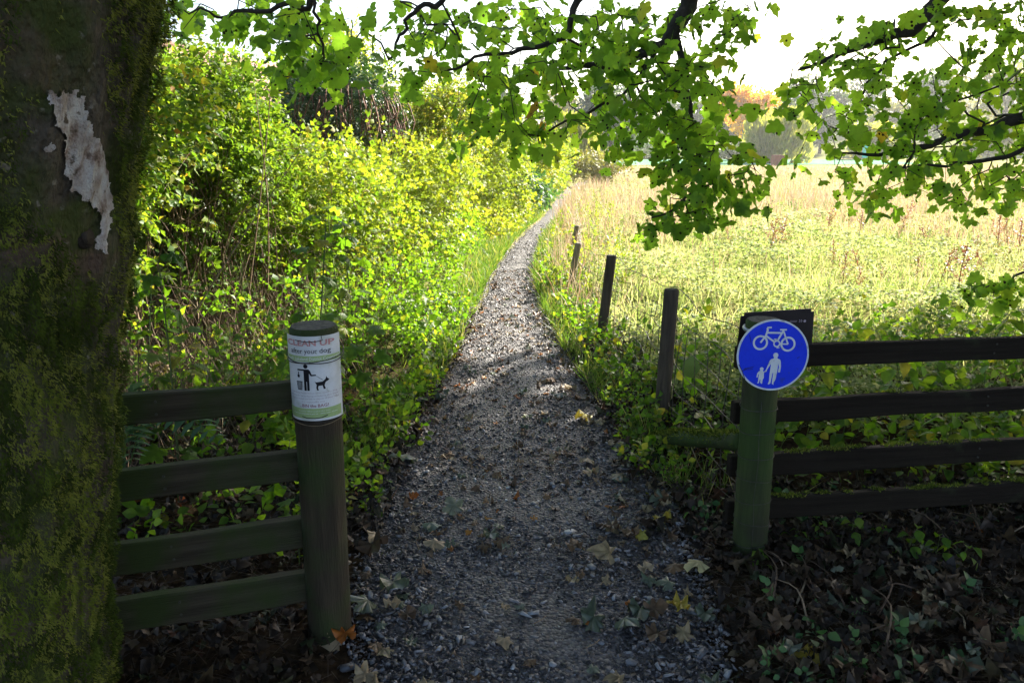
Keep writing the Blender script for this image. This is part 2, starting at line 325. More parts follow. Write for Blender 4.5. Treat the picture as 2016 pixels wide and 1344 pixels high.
M['path'] = pathmat()

# ------------------------------------------------------------------ templates
def maple(curl=.12, seed=0, pet=True):
    r = np.random.default_rng(seed)
    half = [(.10, -.06), (.30, -.10), (.43, -.02), (.40, .09), (.36, .17), (.49, .25), (.60, .42), (.50, .47), (.41, .55), (.285, .485), (.315, .63), (.235, .74), (.165, .88)]
    pts = [(0, .02)] + half + [(0, 1.0)] + [(-x, y) for x, y in reversed(half)]
    pts = np.array(pts) * (1 + r.normal(0, .03, (len(pts), 2)))
    V = [(0, .27)] + [tuple(p) for p in pts]
    V = np.array([(x, y, -.22 * abs(x) * (1 if curl >= 0 else -1) - curl * (y - .3) ** 2 + (.05 + .09 * (abs(curl) > .35)) * math.sin(9 * x + 7 * y + seed) + 1.6 * max(0, abs(curl) - .35) * x * x + .35 * max(0, abs(curl) - .35) * math.sin(5 * y + 8 * x * (1 if seed % 2 else -1))) for x, y in V])
    n = len(pts); F = [(0, i + 1, (i + 1) % n + 1) for i in range(n)]
    F = [(a, c, b) for a, b, c in F]
    if pet:
        k = len(V); V = np.vstack([V, [(.012, .03, .0), (-.012, .03, 0), (0, -.55, -.03 + curl * .5)]]); F.append((k, k + 1, k + 2))
    return V, np.array(F)
SYC = [maple(.12, 1), maple(.3, 2), maple(-.1, 3)]
def dead_low(curl, seed):
    V, F = maple(curl, seed, False); keep = [0, 1, 3, 4, 6, 8, 11, 12, 15, 18, 19, 22, 24, 26, 27]; V2 = V[keep]; n_ = len(keep) - 1
    return V2, np.array([(0, (i + 1) % n_ + 1, i + 1) for i in range(n_)])
DEADL = [dead_low(.9, 4), dead_low(-.7, 5), dead_low(1.2, 8)]
DEAD = [maple(.9, 4, True), maple(-.7, 5, True), maple(.4, 6, True)]
def oval(w=.28, fold=.12, droop=.15):
    V = np.array([(0, 0, 0), (-w, .42, fold), (0, .45, 0), (w, .42, fold), (0, 1, -droop)])
    return V, np.array([(0, 2, 1), (0, 3, 2), (1, 2, 4), (2, 3, 4)])
def oval8(w=.36, fold=.1, droop=.15):
    V = [(0, 0, 0), (0, .45, 0), (0, 1, -droop)]
    for s_ in (-1, 1):
        V += [(s_ * w * .62, .17, fold * .6), (s_ * w, .42, fold), (s_ * w * .72, .70, fold * .5 - droop * .4)]
    return np.array(V), np.array([(0, 1, 3), (3, 1, 4), (4, 1, 5), (5, 1, 2), (0, 6, 1), (6, 7, 1), (7, 8, 1), (8, 2, 1)])
LEAF4 = oval(); LEAFW = oval8(.38, .1, .12); LEAFN = oval(.17, .05, .1)
LEAF2 = (np.array([(0, 0, 0), (-.3, .45, .06), (0, 1, -.08), (.3, .45, .06)]), np.array([(0, 3, 1), (1, 3, 2)]))
BLADE = (np.array([(-.5, 0, 0), (.5, 0, 0), (-.38, .55, .06), (.38, .55, .06), (0, 1, .25)]), np.array([(0, 1, 3), (0, 3, 2), (2, 3, 4)]))
TRI = (np.array([(-.5, 0, 0), (.5, 0, 0), (0, 1, .15)]), np.array([(0, 1, 2)]))
def stone_t(seed, flat=.5, npt=9):
    r = np.random.default_rng(seed); bm = bmesh.new()
    P = unit(r.normal(size=(npt, 3))) * np.array([1, .75, flat]) * r.uniform(.8, 1.1, (npt, 1)) * .5
    for p in P: bm.verts.new(p)
    g = bmesh.ops.convex_hull(bm, input=bm.verts); bmesh.ops.delete(bm, geom=[v for v in bm.verts if not v.link_faces], context='VERTS')
    bmesh.ops.triangulate(bm, faces=bm.faces[:]); bm.verts.index_update()
    V = np.array([v.co[:] for v in bm.verts]); F = np.array([[v.index for v in f.verts] for f in bm.faces]); bm.free(); return V, F
LEAF2X = (np.array([(0, 0, 0), (-.34, .45, .08), (0, 1, -.12), (.34, .45, .08)]), np.array([(0, 3, 1), (1, 3, 2)]))
def sprig(seed, n=7, L=3.6, w=.3, base=LEAF4):
    # a shoot with n leaves, alternate, in units of one leaf
    r = np.random.default_rng(seed); parts = [(np.array([(-.04, 0, 0), (.04, 0, 0), (0, L, .2)]), np.array([(0, 1, 2)]), np.zeros(3))]
    for k in range(n):
        t = (k + .6) / n; sd_ = 1 if k % 2 else -1; a = math.radians(r.uniform(35, 75)) * sd_ if k < n - 1 else 0.0
        ca, sa = math.cos(a), math.sin(a); pit = r.normal(-.1, .45); rol = r.normal(0, .5); sz = r.uniform(.55, 1.25)
        ax = np.array([sa, ca, pit]); up = np.array([rol, r.normal(0, .3), 1.0]); Rm = frames(ax[None], up[None])[0]
        parts.append((base[0] * sz @ Rm.T + np.array([0, t * L, .2 * t * t + r.normal(0, .1)]), base[1], np.full(len(base[0]), r.random())))
    V, F, o = join(parts); return V, F, o
SPRIGS = [sprig(1), sprig(2, 9, 4.5), sprig(3, 5, 2.6, base=oval(.4, .1, .1)), sprig(4, 8, 3.4, base=oval(.4, .1, .1))]
SPRIG2 = [sprig(1, base=LEAF2X), sprig(2, 9, 4.5, base=LEAF2X), sprig(3, 5, 2.6, base=LEAF2X), sprig(4, 8, 3.4, base=LEAF2X)]
SPRIGW = [sprig(5, 5, 2.8, base=LEAFW), sprig(6, 7, 3.4, base=LEAFW)]
def scat_sprigs(P, Rm, S, rnd=None, tm=None):
    pr_s = []; tm = tm or SPRIGS; m = len(tm)
    for k in range(m):
        q = slice(k, None, m); pr_s.append(scat(tm[k], P[q], Rm[q], S[q], None if rnd is None else rnd[q]))
    return join(pr_s)
STONES = [stone_t(s, f, 7) for s, f in ((1, .5), (2, .4), (3, .6), (4, .45), (5, .35))]

# ------------------------------------------------------------------ ground, path
PL = np.array([(-.47, .3), (-.48, 1.9), (-.57, 2.42), (-.68, 3.02), (-.65, 3.58), (-.56, 4.36), (-.42, 5.52), (-.34, 7.43), (-.25, 9.3), (.02, 12.37), (.32, 14.76), (.65, 16.92), (1.16, 21.65), (1.76, 27.15), (2.9, 34), (5.2, 42)])
PR = np.array([(.62, .3), (.66, 1.9), (.73, 2.42), (.73, 3.02), (.64, 3.71), (.52, 4.55), (.40, 5.66), (.30, 7.18), (.26, 9.3), (.47, 12.37), (.72, 14.76), (1.02, 16.92), (1.62, 21.65), (2.35, 27.15), (3.4, 34), (6, 42)])
def pl(y): return np.interp(y, PL[:, 1], PL[:, 0]) + .04
def pr_(y): return np.interp(y, PR[:, 1], PR[:, 0]) - .05
gx = np.concatenate([np.linspace(-400, -12, 18), np.linspace(-11, 11, 90), np.linspace(12, 400, 18)])
gy = np.concatenate([np.linspace(-200, -3, 10), np.linspace(-2.5, 16, 90), np.linspace(17, 60, 25), np.linspace(65, 800, 20)])
GX, GY = np.meshgrid(gx, gy); xx, yy = GX.ravel(), GY.ravel()
def gz(x, y):
    d = np.maximum(pl(y) - x, x - pr_(y))         # distance outside the path
    n = fbm(x, y, 1.7, 3.1)
    near = np.clip((30 - np.abs(y)) / 20, 0, 1) * np.clip((12 - np.abs(x)) / 6, 0, 1)
    return np.clip(d / .35, 0, 1) * (.022 + .03 * n) * near
zz = gz(xx, yy)
nx = len(gx); idx = np.arange(len(xx)).reshape(len(gy), nx)
q = np.stack([idx[:-1, :-1], idx[:-1, 1:], idx[1:, 1:], idx[1:, :-1]], -1).reshape(-1, 4)
struct(obj('ground', np_mesh('ground', np.stack([xx, yy, np.where(zz < .001, -.012, zz)], -1), q, smooth=True), M['ground']))
ys = np.concatenate([np.linspace(.3, 12, 80), np.linspace(12.3, 42, 70)]); tt = np.linspace(0, 1, 13); PV = []
for y in ys:
    wob = .05 * mnoise.noise(Vector((y * 1.8, 0, 0))), .05 * mnoise.noise(Vector((y * 1.8, 9, 0)))
    a, b = pl(y) + wob[0], pr_(y) + wob[1]
    for t in tt: PV.append((a + (b - a) * t, y, .005 + .012 * mnoise.noise(Vector((a + (b - a) * t, y, 0)) * 2.5) * min(1, 4 * t * (1 - t)) + .008 * 4 * t * (1 - t)))
idx = np.arange(len(PV)).reshape(len(ys), 13)
q = np.stack([idx[:-1, :-1], idx[:-1, 1:], idx[1:, 1:], idx[1:, :-1]], -1).reshape(-1, 4)
path = struct(obj('gravel_path', np_mesh('gravel_path', PV, q, smooth=True), M['path']))

# mown field far off
V = [(6, 66, .02), (40, 72, .02), (46, 100, .02), (10, 98, .02)]
mown = surf('mown_grass', [(.3, (.10, .24, .13)), (.7, (.17, .32, .19))], (.4, .4, .4), bump=0, spec=0, rough=1)
struct(obj('mown_field', np_mesh('mown_field', V, [(0, 1, 2, 3)]), mown))
# low rise behind the meadow on the right
hx = np.linspace(10, 330, 40); hy = np.linspace(105, 420, 24); HX, HY = np.meshgrid(hx, hy)
HZ = np.clip((HY - 105) / 150, 0, 1) * np.clip((HX - 10) / 60, 0, 1) * 17 + .0
HZ += fbm(HX.ravel(), HY.ravel(), .02, 1).reshape(HX.shape) * 2 * np.clip((HY - 105) / 60, 0, 1)
idx = np.arange(HX.size).reshape(24, 40)
q = np.stack([idx[:-1, :-1], idx[:-1, 1:], idx[1:, 1:], idx[1:, :-1]], -1).reshape(-1, 4)
hillm = surf('hill_pasture', [(.3, (.10, .13, .04)), (.7, (.2, .19, .08))], (.05, .05, .05), bump=0, spec=0, rough=1)
struct(obj('hillside', np_mesh('hillside', np.stack([HX.ravel(), HY.ravel(), HZ.ravel() - .3], -1), q, smooth=True), hillm))

# gravel: biggest stones one by one, the rest as one part
def path_pts(n, y0, y1, edge=0.0, p=1.0):
    y = y0 * (y1 / y0) ** (rng.random(n) ** p); t = rng.random(n)
    if edge: t = np.where(rng.random(n) < edge, np.where(rng.random(n) < .5, rng.beta(1, 5, n), 1 - rng.beta(1, 5, n)), t)
    a, b = pl(y) - .05, pr_(y) + .05
    return np.stack([a + (b - a) * t, y, np.zeros(n)], -1)
SM = [np_mesh('stone', *s) for s in STONES]
for me in SM: me.materials.append(M['stone_big'])
Pb = path_pts(290, 1.25, 3.6, edge=.75, p=1.3)
for i, p in enumerate(Pb):
    o = bpy.data.objects.new('stone', SM[i % 5]); COL.objects.link(o); o.parent = path
    s = random.uniform(.024, .045) * (1.4 if random.random() < .15 else 1)
    o.scale = (s * random.uniform(.9, 1.5), s, s * random.uniform(.7, 1.1)); o.location = (p[0], p[1], .012 + s * .12)
    o.rotation_euler = (random.gauss(0, .25), random.gauss(0, .25), random.uniform(0, 6.28))
gp = []
for k in range(5):
    n = 8000; P = path_pts(n, 1.15, 17, edge=.25, p=1.15); P[:, 2] = .012 + rng.random(n) * .006
    s = rng.lognormal(math.log(.0135), .45, n); s = np.clip(s, .005, .032) * (1.05 + .02 * P[:, 1]); keep = rng.random(n) < np.clip((17 - P[:, 1]) / 8, .05, 1); P, s = P[keep], s[keep]; n = len(P)
    az = rng.random(n) * 6.28; tl = rng.normal(0, .35, (n, 2))
    ax = np.stack([np.cos(az), np.sin(az), tl[:, 0]], -1); up = np.stack([tl[:, 1], tl[:, 0], np.ones(n)], -1)
    gp.append(scat(STONES[k], P, frames(ax, up), np.stack([s * rng.uniform(.8, 1.4, n), s * rng.uniform(.8, 1.3, n), s], -1)))
for k in range(5):
    n = 420; P = path_pts(n, 1.15, 4.2, edge=1.0, p=1.1); s = rng.uniform(.016, .036, n); P[:, 2] = .012 + s * .15
    P[:, 0] += np.where(P[:, 0] > .1, 1, -1) * rng.exponential(.03, n); az = rng.random(n) * 6.28; tl = rng.normal(0, .3, (n, 2))
    gp.append(scat(STONES[k], P, frames(np.stack([np.cos(az), np.sin(az), tl[:, 0]], -1), np.stack([tl[:, 1], tl[:, 0], np.ones(n)], -1)), np.stack([s * rng.uniform(.9, 1.5, n), s, s * .9], -1), rng.uniform(.6, .95, n)))
stuff(obj('loose_gravel', np_mesh('loose_gravel', *join(gp)), M['stone'], path))

# ------------------------------------------------------------------ sycamore by the path
TZ = [-.2, .33, .78, 1.16, 1.54, 1.8, 3, 4.6, 6.5]; TX = [-1.55, -1.425, -1.327, -1.244, -1.134, -1.04, -.74, -.5, -.4]; TR = [.51, .39, .36, .345, .335, .32, .29, .26, .16]; TY = 1.55
def trunk_pt(th, z, off=0.0):
    cx = np.interp(z, TZ, TX); r = np.interp(z, TZ, TR)
    r += .022 * mnoise.fractal(Vector((math.cos(th) * 1.3, math.sin(th) * 1.3, z * 1.6)), 1, 2, 3) + .016 * mnoise.fractal(Vector((math.cos(th) * 6, math.sin(th) * 6, z * 5)), 1, 2, 4)
    r += .05 * max(0, .35 - z) * math.cos(5 * th + 1) + off
    return (cx + r * math.cos(th), TY + r * math.sin(th), z)
syc = thing('sycamore_tree', 'mossy sycamore with pale bark patch at left edge, leafy boughs hanging overhead', 'tree', (-1.45, TY, 0))
nth, nzv = 130, 250
tz = np.concatenate([np.linspace(-.15, 2.2, 200), np.linspace(2.25, 6.5, 50)])
V = [trunk_pt(2 * math.pi * j / nth, z) for z in tz for j in range(nth)]
idx = np.arange(nth * nzv).reshape(nzv, nth); nx_ = np.roll(idx, -1, 1)
q = np.stack([idx[:-1], nx_[:-1], nx_[1:], idx[1:]], -1).reshape(-1, 4)
trunk = obj('trunk', np_mesh('trunk', V, q, smooth=True), M['trunk'], syc)
PATCH = [(-32.4, 1.652), (-29.8, 1.641), (-24.7, 1.647), (-19.2, 1.64), (-17.0, 1.605), (-12.5, 1.569), (-4.9, 1.53), (0.1, 1.48), (0.8, 1.439), (1.0, 1.387), (-0.5, 1.335), (-3.9, 1.343), (-3.8, 1.4), (-6.8, 1.432), (-13.1, 1.45), (-18.7, 1.475), (-21.9, 1.5), (-21.5, 1.523), (-25.8, 1.559), (-24.6, 1.572), (-29.6, 1.585), (-31.2, 1.615)]
SPOT = [(-31.2, 1.55), (-30, 1.561), (-28.2, 1.558), (-27.2, 1.548), (-28.7, 1.537), (-30.6, 1.541)]
ths = np.linspace(-36, 5, 150); zs = np.linspace(1.31, 1.68, 190); TH, ZS = np.meshgrid(ths, zs)
Q = np.stack([TH.ravel(), ZS.ravel()], -1)
Qn = Q + np.stack([fbm(Q[:, 0] * .25, Q[:, 1] * 40, 1.4, 4) * 1.7, fbm(Q[:, 0] * .25, Q[:, 1] * 40, 1.4, 8) * .010], -1)
lic = obj_l = None
for nm, poly in (('lichen_patch', PATCH), ('lichen_spot', SPOT)):
    ins = inpoly(Qn, poly).reshape(TH.shape); ff = []
    for i in range(len(zs) - 1):
        for j in range(len(ths) - 1):
            if ins[i, j] and ins[i + 1, j + 1] and ins[i, j + 1] and ins[i + 1, j]:
                a = i * len(ths) + j; ff.append((a, a + 1, a + 1 + len(ths), a + len(ths)))
    V = np.array([trunk_pt(R(a), b, .006) for a, b in Q]); ff = np.array(ff)
    us, inv = np.unique(ff.ravel(), return_inverse=True)
    obj(nm, np_mesh(nm, V[us], inv.reshape(-1, 4), smooth=True), M['lichen'], trunk)
# knot below the patch
kp = []
c0 = np.array(trunk_pt(R(-8.3), 1.375)); kn = np.array([math.cos(R(-8)), math.sin(R(-8)), 0.05])
kt = []
for k, (r_, o_) in enumerate(((.024, -.012), (.024, .002), (.019, .006), (.015, .001), (.006, -.001))): kt.append((c0 + kn * o_, r_))
obj('knot', np_mesh('knot', *tube([p for p, _ in kt], [r for _, r in kt], 14)), M['bark_dark'], trunk)
# moss cushions: small leafy shoots over the bark
def moss_mask(th, z):
    n = mnoise.fractal(Vector((math.cos(th) * 2.2, math.sin(th) * 2.2, z * 1.9 + 5)), 1, 2, 4)
    d = math.degrees((th + math.pi) % (2 * math.pi) - math.pi)
    bare = math.exp(-((d + 18) / 15) ** 2 - ((z - 1.52) / .17) ** 2) * 1.5
    edge = .55 * math.exp(-((d - 18) / 14) ** 2)
    return n * 1.1 + .45 + edge - bare + (.3 if z < 1.25 else 0)
mp_, mn_ = [], []
poly_b = PATCH
while len(mp_) < 150000:
    th = R(random.uniform(-75, 62)); z = random.uniform(.1, 2.35)
    if moss_mask(th, z) < random.random() * .45: continue
    mp_.append((th, z))
inn = inpoly(np.degrees(np.array([m[0] for m in mp_]))[:, None] * [1, 0] + np.array([m[1] for m in mp_])[:, None] * [0, 1], PATCH)
mp_ = [m for m, i in zip(mp_, inn) if not i]
MP = np.array([trunk_pt(a, b) for a, b in mp_]); n = len(MP)
nr = np.array([(math.cos(a), math.sin(a), 0) for a, _ in mp_])
clump = np.array([mnoise.fractal(Vector((p[0] * 24, p[1] * 24, p[2] * 13)), 1, 2, 3) for p in MP])
big = np.array([mnoise.fractal(Vector((p[0] * 5, p[1] * 5, p[2] * 4)), 1, 2, 2) for p in MP])
MP = MP + nr * np.clip(.006 + .03 * clump, -.004, .034)[:, None]
ax = nr * .55 + rng.normal(0, .45, (n, 3)) + np.array([0, 0, -.75])
mv = scat(TRI, MP, frames(ax, nr + rng.normal(0, .3, (n, 3))), np.stack([rng.uniform(.002, .0042, n), rng.uniform(.005, .013, n), np.full(n, .006)], -1), np.clip(.42 + .55 * clump + .35 * big + rng.normal(0, .06, n), 0, .99))
stuff(obj('moss', np_mesh('moss', *mv), M['moss'], trunk))

# boughs, twigs and leaves -----------------------------------------------------
def sample_poly(poly, n, Y0, Y1, md, holes=()):
    lo = np.min(poly, 0); hi = np.max(poly, 0); out = []; tries = 0
    while len(out) < n and tries < n * 60:
        tries += 1
        p = lo + rng.random(2) * (hi - lo)
        if not inpoly(p[None], poly)[0] or any(inpoly(p[None], h)[0] for h in holes): continue
        y = rng.uniform(Y0, Y1); c = at(p[0], p[1], y)
        if out and np.min(np.linalg.norm(np.array(out) - c, axis=1)) < md: continue
        out.append(c)
    return np.array(out)
def grow(nodes, A):
    """connect each attractor to the nearest wood already grown"""
    N = [np.array(p) for p in nodes]; par = [-1] * len(N); seed_n = len(N); tips = []
    D = np.min(np.linalg.norm(A[:, None] - np.array(N)[None], axis=2), 1)
    for i in np.argsort(D):
        a = A[i]; d = np.array(N); dist = np.linalg.norm(d - a, axis=1) + .25 * np.maximum(0, a[2] - d[:, 2])
        k = int(np.argmin(dist)); p = N[k]; L = np.linalg.norm(a - p); steps = max(1, int(L / .09)); last = k
        perp = rng.normal(0, .09, 3) * L
        for s in range(1, steps + 1):
            t = s / steps; c = p + (a - p) * t + perp * math.sin(math.pi * t) + np.array([0, 0, .10 * L * math.sin(math.pi * t)])
            N.append(c); par.append(last); last = len(N) - 1
        tips.append(last)
    cnt = np.zeros(len(N))
    for t in tips: cnt[t] += 1
    for i in range(len(N) - 1, seed_n - 1, -1): cnt[par[i]] += cnt[i]
    rad = .0016 * np.maximum(cnt, 1) ** .5
    E = [(par[i], i) for i in range(seed_n, len(N))]
    parts = []
    for a, b in E:
        parts.append(tube([N[a], N[b]], [min(rad[a], rad[b] * 1.5), rad[b]], 4, False))
    return join(parts), np.array([N[t] for t in tips]), [np.array(N[i]) for i in range(seed_n, len(N))]
def bough(name, tree, P, r0, r1, n=26):
    S = spline(P, n); t = np.linspace(0, 1, n)
    S = S + np.stack([fbm(t * 9, t * 0 + r0 * 99, 1, k) for k in (1, 5, 9)], -1) * .03 * np.clip(t * 4, 0, 1)[:, None]
    obj(name, np_mesh(name, *tube(S, r0 + (r1 - r0) * t, 7), smooth=True), M['bark_dark'], tree)
    return S
SYCM = [np_mesh('leaf', *s) for s in SYC]
for me in SYCM: me.materials.append(M['syc_leaf'])
def dress(tree, tips, nleaf, size, n_single, dip=(15, 78)):
    n = len(tips) * nleaf
    base = np.repeat(tips, nleaf, 0) + rng.normal(0, .055, (n, 3)) + np.array([0, 0, -.015])
    Rm = leaf_frames(n, dip, 45); S = rng.uniform(*size, n)
    order = np.argsort(-S / base[:, 1])
    for k in order[:n_single]:
        o = bpy.data.objects.new('leaf', SYCM[k % 3]); COL.objects.link(o)
        m4 = Matrix.Identity(4)
        for a in range(3):
            for b in range(3): m4[a][b] = Rm[k][a][b] * S[k]
            m4[a][3] = base[k][a]
        o.parent = tree; o.matrix_parent_inverse = Matrix.Translation(-tree.location); o.matrix_basis = m4
    rest = order[n_single:]; parts = []
    for v in range(3):
        s = rest[rest % 3 == v]
        if len(s): parts.append(scat(SYC[v], base[s], Rm[s], S[s]))
    stuff(obj('foliage', np_mesh('foliage', *join(parts)), M['syc_leaf'], tree))
def crown(tree, c, rad, n, size, name='crown'):
    d = rand_dirs(n); r = rng.random(n) ** .45
    bump = 1 + .16 * np.array([mnoise.noise(Vector(v) * 2.6 + Vector((c[0], 0, 0))) for v in d])
    P = np.array(c) + d * np.array(rad) * (r * bump)[:, None]
    return P, scat(oval(.42, .1, .1), P, leaf_frames(n, (0, 70), 50), rng.uniform(*size, n))

POLY_A = [(330, 0), (745, 0), (735, 60), (690, 110), (655, 150), (600, 150), (548, 160), (515, 140), (500, 105), (440, 85), (400, 85), (345, 70)]
HOLE_A = [[(415, 50), (470, 45), (470, 85), (420, 88)], [(690, 0), (740, 0), (735, 25), (700, 35)], [(560, 40), (600, 40), (600, 62), (560, 62)]]
POLY_B = [(745, 0), (1490, 0), (1480, 60), (1440, 95), (1425, 160), (1440, 205), (1430, 250), (1400, 275), (1290, 300), (1180, 295), (1165, 255), (1135, 215), (1115, 285), (1040, 285), (960, 272), (895, 275), (890, 250), (915, 210), (880, 160), (805, 180), (750, 165), (745, 120), (775, 60)]
HOLE_B = [[(1375, 0), (1420, 10), (1400, 60), (1380, 50)], [(880, 130), (930, 120), (935, 170), (890, 165)], [(1390, 60), (1430, 70), (1420, 110), (1395, 110)], [(1110, 160), (1180, 150), (1185, 205), (1130, 225)]]
POLY_B2 = [(1290, 270), (1420, 265), (1470, 300), (1500, 335), (1512, 380), (1460, 415), (1400, 440), (1330, 450), (1262, 455), (1252, 430), (1290, 395), (1310, 340)]
limb_c = bough('limb', syc, [(-.5, 1.6, 4.4), (.3, 3.0, 4.0), (1.0, 4.1, 3.2), tuple(at(1362, -20, 4.7)), tuple(at(1328, 62, 4.75)), tuple(at(1275, 105, 4.8)), tuple(at(1180, 128, 4.9)), tuple(at(1100, 138, 5.0))], .085, .012, 40)
b2 = bough('branch', syc, [at(1328, 62, 4.75), at(1352, 160, 4.7), at(1366, 260, 4.65), at(1376, 330, 4.6), at(1368, 368, 4.55), at(1340, 400, 4.5), at(1285, 432, 4.45)], .022, .005)
b3 = bough('branch', syc, [tuple(limb_c[14]), at(1160, -20, 4.5), at(1122, 60, 4.5), at(1050, 92, 4.5), at(940, 120, 4.5), at(850, 150, 4.55)], .026, .005)
b4 = bough('branch', syc, [(.3, 3.0, 4.0), at(900, -60, 4.3), at(830, 10, 4.3), at(790, 70, 4.35), at(770, 120, 4.4)], .022, .005)
b5 = bough('branch', syc, [(-.5, 1.6, 4.3), (-.8, 2.6, 3.6), at(610, -50, 3.9), at(570, 5, 3.9), at(470, 30, 3.9), at(400, 25, 3.8)], .024, .005)
b6 = bough('branch', syc, [tuple(b5[12]), at(615, 0, 3.9), at(630, 70, 3.95), at(640, 125, 4.0)], .013, .004, 16)
b7 = bough('branch', syc, [at(1300, 88, 4.78), at(1240, 170, 4.8), at(1150, 225, 4.8), at(1060, 262, 4.8), at(960, 262, 4.8)], .012, .004, 18)
A = np.vstack([sample_poly(POLY_A, 55, 3.7, 4.7, .10, HOLE_A), sample_poly(POLY_B, 262, 4.1, 5.6, .105, HOLE_B), sample_poly(POLY_B2, 58, 4.2, 4.9, .085)])
tw, tips, _ = grow(np.vstack([limb_c[18:], b2, b3[6:], b4[6:], b5[10:], b6, b7]), A)
stuff(obj('twigs', np_mesh('twigs', *tw), M['bark_dark'], syc))
dress(syc, tips, 4, (.045, .11), 180)
P1, cv = crown(syc, (-.3, 1.6, 7.4), (6.0, 5.4, 3.0), 13000, (.17, .25))
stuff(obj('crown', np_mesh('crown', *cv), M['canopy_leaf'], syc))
for k, (ex, ey, ez) in enumerate(((-4.2, 2.5, 6.4), (-2, -2.2, 7.2), (3.0, -.5, 7.0), (2.2, 4.2, 6.6), (-1.8, 5.0, 7.0))):
    bough('limb', syc, [(-.47, TY, 4.2 + .25 * k), (ex * .45, 1.55 + (ey - 1.55) * .45, 5.6), (ex, ey, ez)], .11, .02, 16)

# neighbouring sycamore on the right: trunk out of frame, crown shading the foreground, boughs reaching in
syr = thing('sycamore_tree', 'sycamore to the right whose dark leafy boughs reach in over the meadow', 'tree', (9.2, 6.0, 0))
obj('trunk', np_mesh('trunk', *tube(spline([(9.2, 6, -.2), (9.2, 6, .5), (9.1, 6, 3), (9.0, 6.1, 6), (8.9, 6, 9.5)], 30), np.interp(np.linspace(0, 1, 30), [0, .1, .4, 1], [.62, .42, .34, .12]), 18), smooth=True), M['trunk'], syr)
POLY_C = [(1730, 0), (2060, 0), (2060, 395), (1950, 395), (1885, 425), (1850, 395), (1720, 408), (1610, 355), (1600, 325), (1548, 328), (1590, 255), (1510, 215), (1560, 170), (1520, 152), (1535, 112), (1620, 65), (1695, 40)]
HOLE_C = [[(1770, 95), (1850, 75), (1900, 100), (1830, 140), (1770, 130)], [(1600, 165), (1700, 160), (1690, 195), (1620, 190)], [(1900, 60), (1950, 30), (1960, 80), (1910, 100)], [(1915, 130), (1990, 110), (1985, 150), (1920, 160)], [(1690, 205), (1780, 200), (1790, 235), (1700, 240)], [(1600, 240), (1640, 245), (1620, 280), (1595, 275)]]
POLY_D = [(1880, 575), (1960, 530), (2060, 500), (2060, 560), (1960, 592), (1900, 592)]
c1 = bough('limb', syr, [(9.0, 6, 4.6), (6.5, 5.8, 4.4), tuple(at(2000, -190, 5.2)), tuple(at(1860, -10, 5.2)), tuple(at(1800, 55, 5.2)), tuple(at(1730, 75, 5.2)), tuple(at(1640, 115, 5.2)), tuple(at(1570, 140, 5.3))], .09, .007, 40)
c2 = bough('limb', syr, [(9.1, 6, 3.6), (6.8, 5.4, 3.2), tuple(at(2160, 180, 4.9)), tuple(at(2010, 232, 4.9)), tuple(at(1900, 264, 4.9)), tuple(at(1790, 298, 4.9)), tuple(at(1660, 303, 4.95))], .07, .006, 36)
c3 = bough('branch', syr, [tuple(c2[17]), at(2030, 285, 4.7), at(1930, 318, 4.7), at(1850, 325, 4.7), at(1760, 328, 4.7)], .02, .005)
c4 = bough('branch', syr, [tuple(c1[20]), at(1840, 60, 5.4), at(1740, 130, 5.5), at(1690, 200, 5.5), at(1640, 260, 5.4)], .016, .004)
c5 = bough('branch', syr, [tuple(c2[10]), at(2150, 440, 4.4), at(2060, 525, 4.2), at(1980, 552, 4.2), at(1910, 580, 4.2)], .014, .004)
A = np.vstack([sample_poly(POLY_C, 232, 4.3, 5.9, .095, HOLE_C), sample_poly(POLY_D, 12, 4.1, 4.4, .06)])
tw, tips, _ = grow(np.vstack([c1[20:], c2[14:], c3[4:], c4[3:], c5[8:]]), A)
stuff(obj('twigs', np_mesh('twigs', *tw), M['bark_dark'], syr))
dress(syr, tips, 4, (.045, .105), 120)
P2, cv = crown(syr, (9.6, 6.2, 7.6), (7.9, 7.7, 4.5), 52000, (.19, .28))
keep = np.ones(len(P2), bool)
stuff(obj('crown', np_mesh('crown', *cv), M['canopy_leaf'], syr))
for k in range(9):
    a = k * .7 + .3; e = (9.2 + 5.2 * math.cos(a), 6 + 5.2 * math.sin(a), 6.2 + (k % 3))
    bough('limb', syr, [(9.05, 6, 4 + .4 * k), ((9.1 + e[0]) / 2, (6 + e[1]) / 2, 5.4 + .3 * k), e], .12, .02, 14)

# ------------------------------------------------------------------ timber fences
def post_mesh(name, x, y, h, r, lean=(0, 0), base=-.1, seed=0, bevel=.008):
    zz_ = [base] + list(np.linspace(0.0, h - bevel, 22)) + [h]; V = []; n = 28
    for z in zz_:
        for j in range(n):
            th = 2 * math.pi * j / n
            rr = r * (1 + .035 * mnoise.noise(Vector((math.cos(th) * 1.5 + seed, math.sin(th) * 1.5, z * 1.2))) + .012 * mnoise.noise(Vector((math.cos(th) * 9, math.sin(th) * 9 + seed, z * 2))))
            if z == h: rr -= bevel * .7
            tz_ = z + (lean[0] * -math.cos(th) * r * .4 if z >= h - bevel else 0)
            V.append((x + lean[0] * z + rr * math.cos(th), y + lean[1] * z + rr * math.sin(th), tz_))
    idx = np.arange(len(V)).reshape(len(zz_), n); nx2 = np.roll(idx, -1, 1)
    q = np.stack([idx[:-1], nx2[:-1], nx2[1:], idx[1:]], -1).reshape(-1, 4)
    F = [tuple(f) for f in q] + [tuple(idx[-1])]
    me = bpy.data.meshes.new(name); me.from_pydata([tuple(v) for v in V], [], [tuple(int(a) for a in f) for f in F]); me.update()
    cap = len(me.polygons) - 1; nb = cap - n
    for i_, p in enumerate(me.polygons): p.use_smooth = i_ < nb
    me.polygons[cap].material_index = 1
    return me
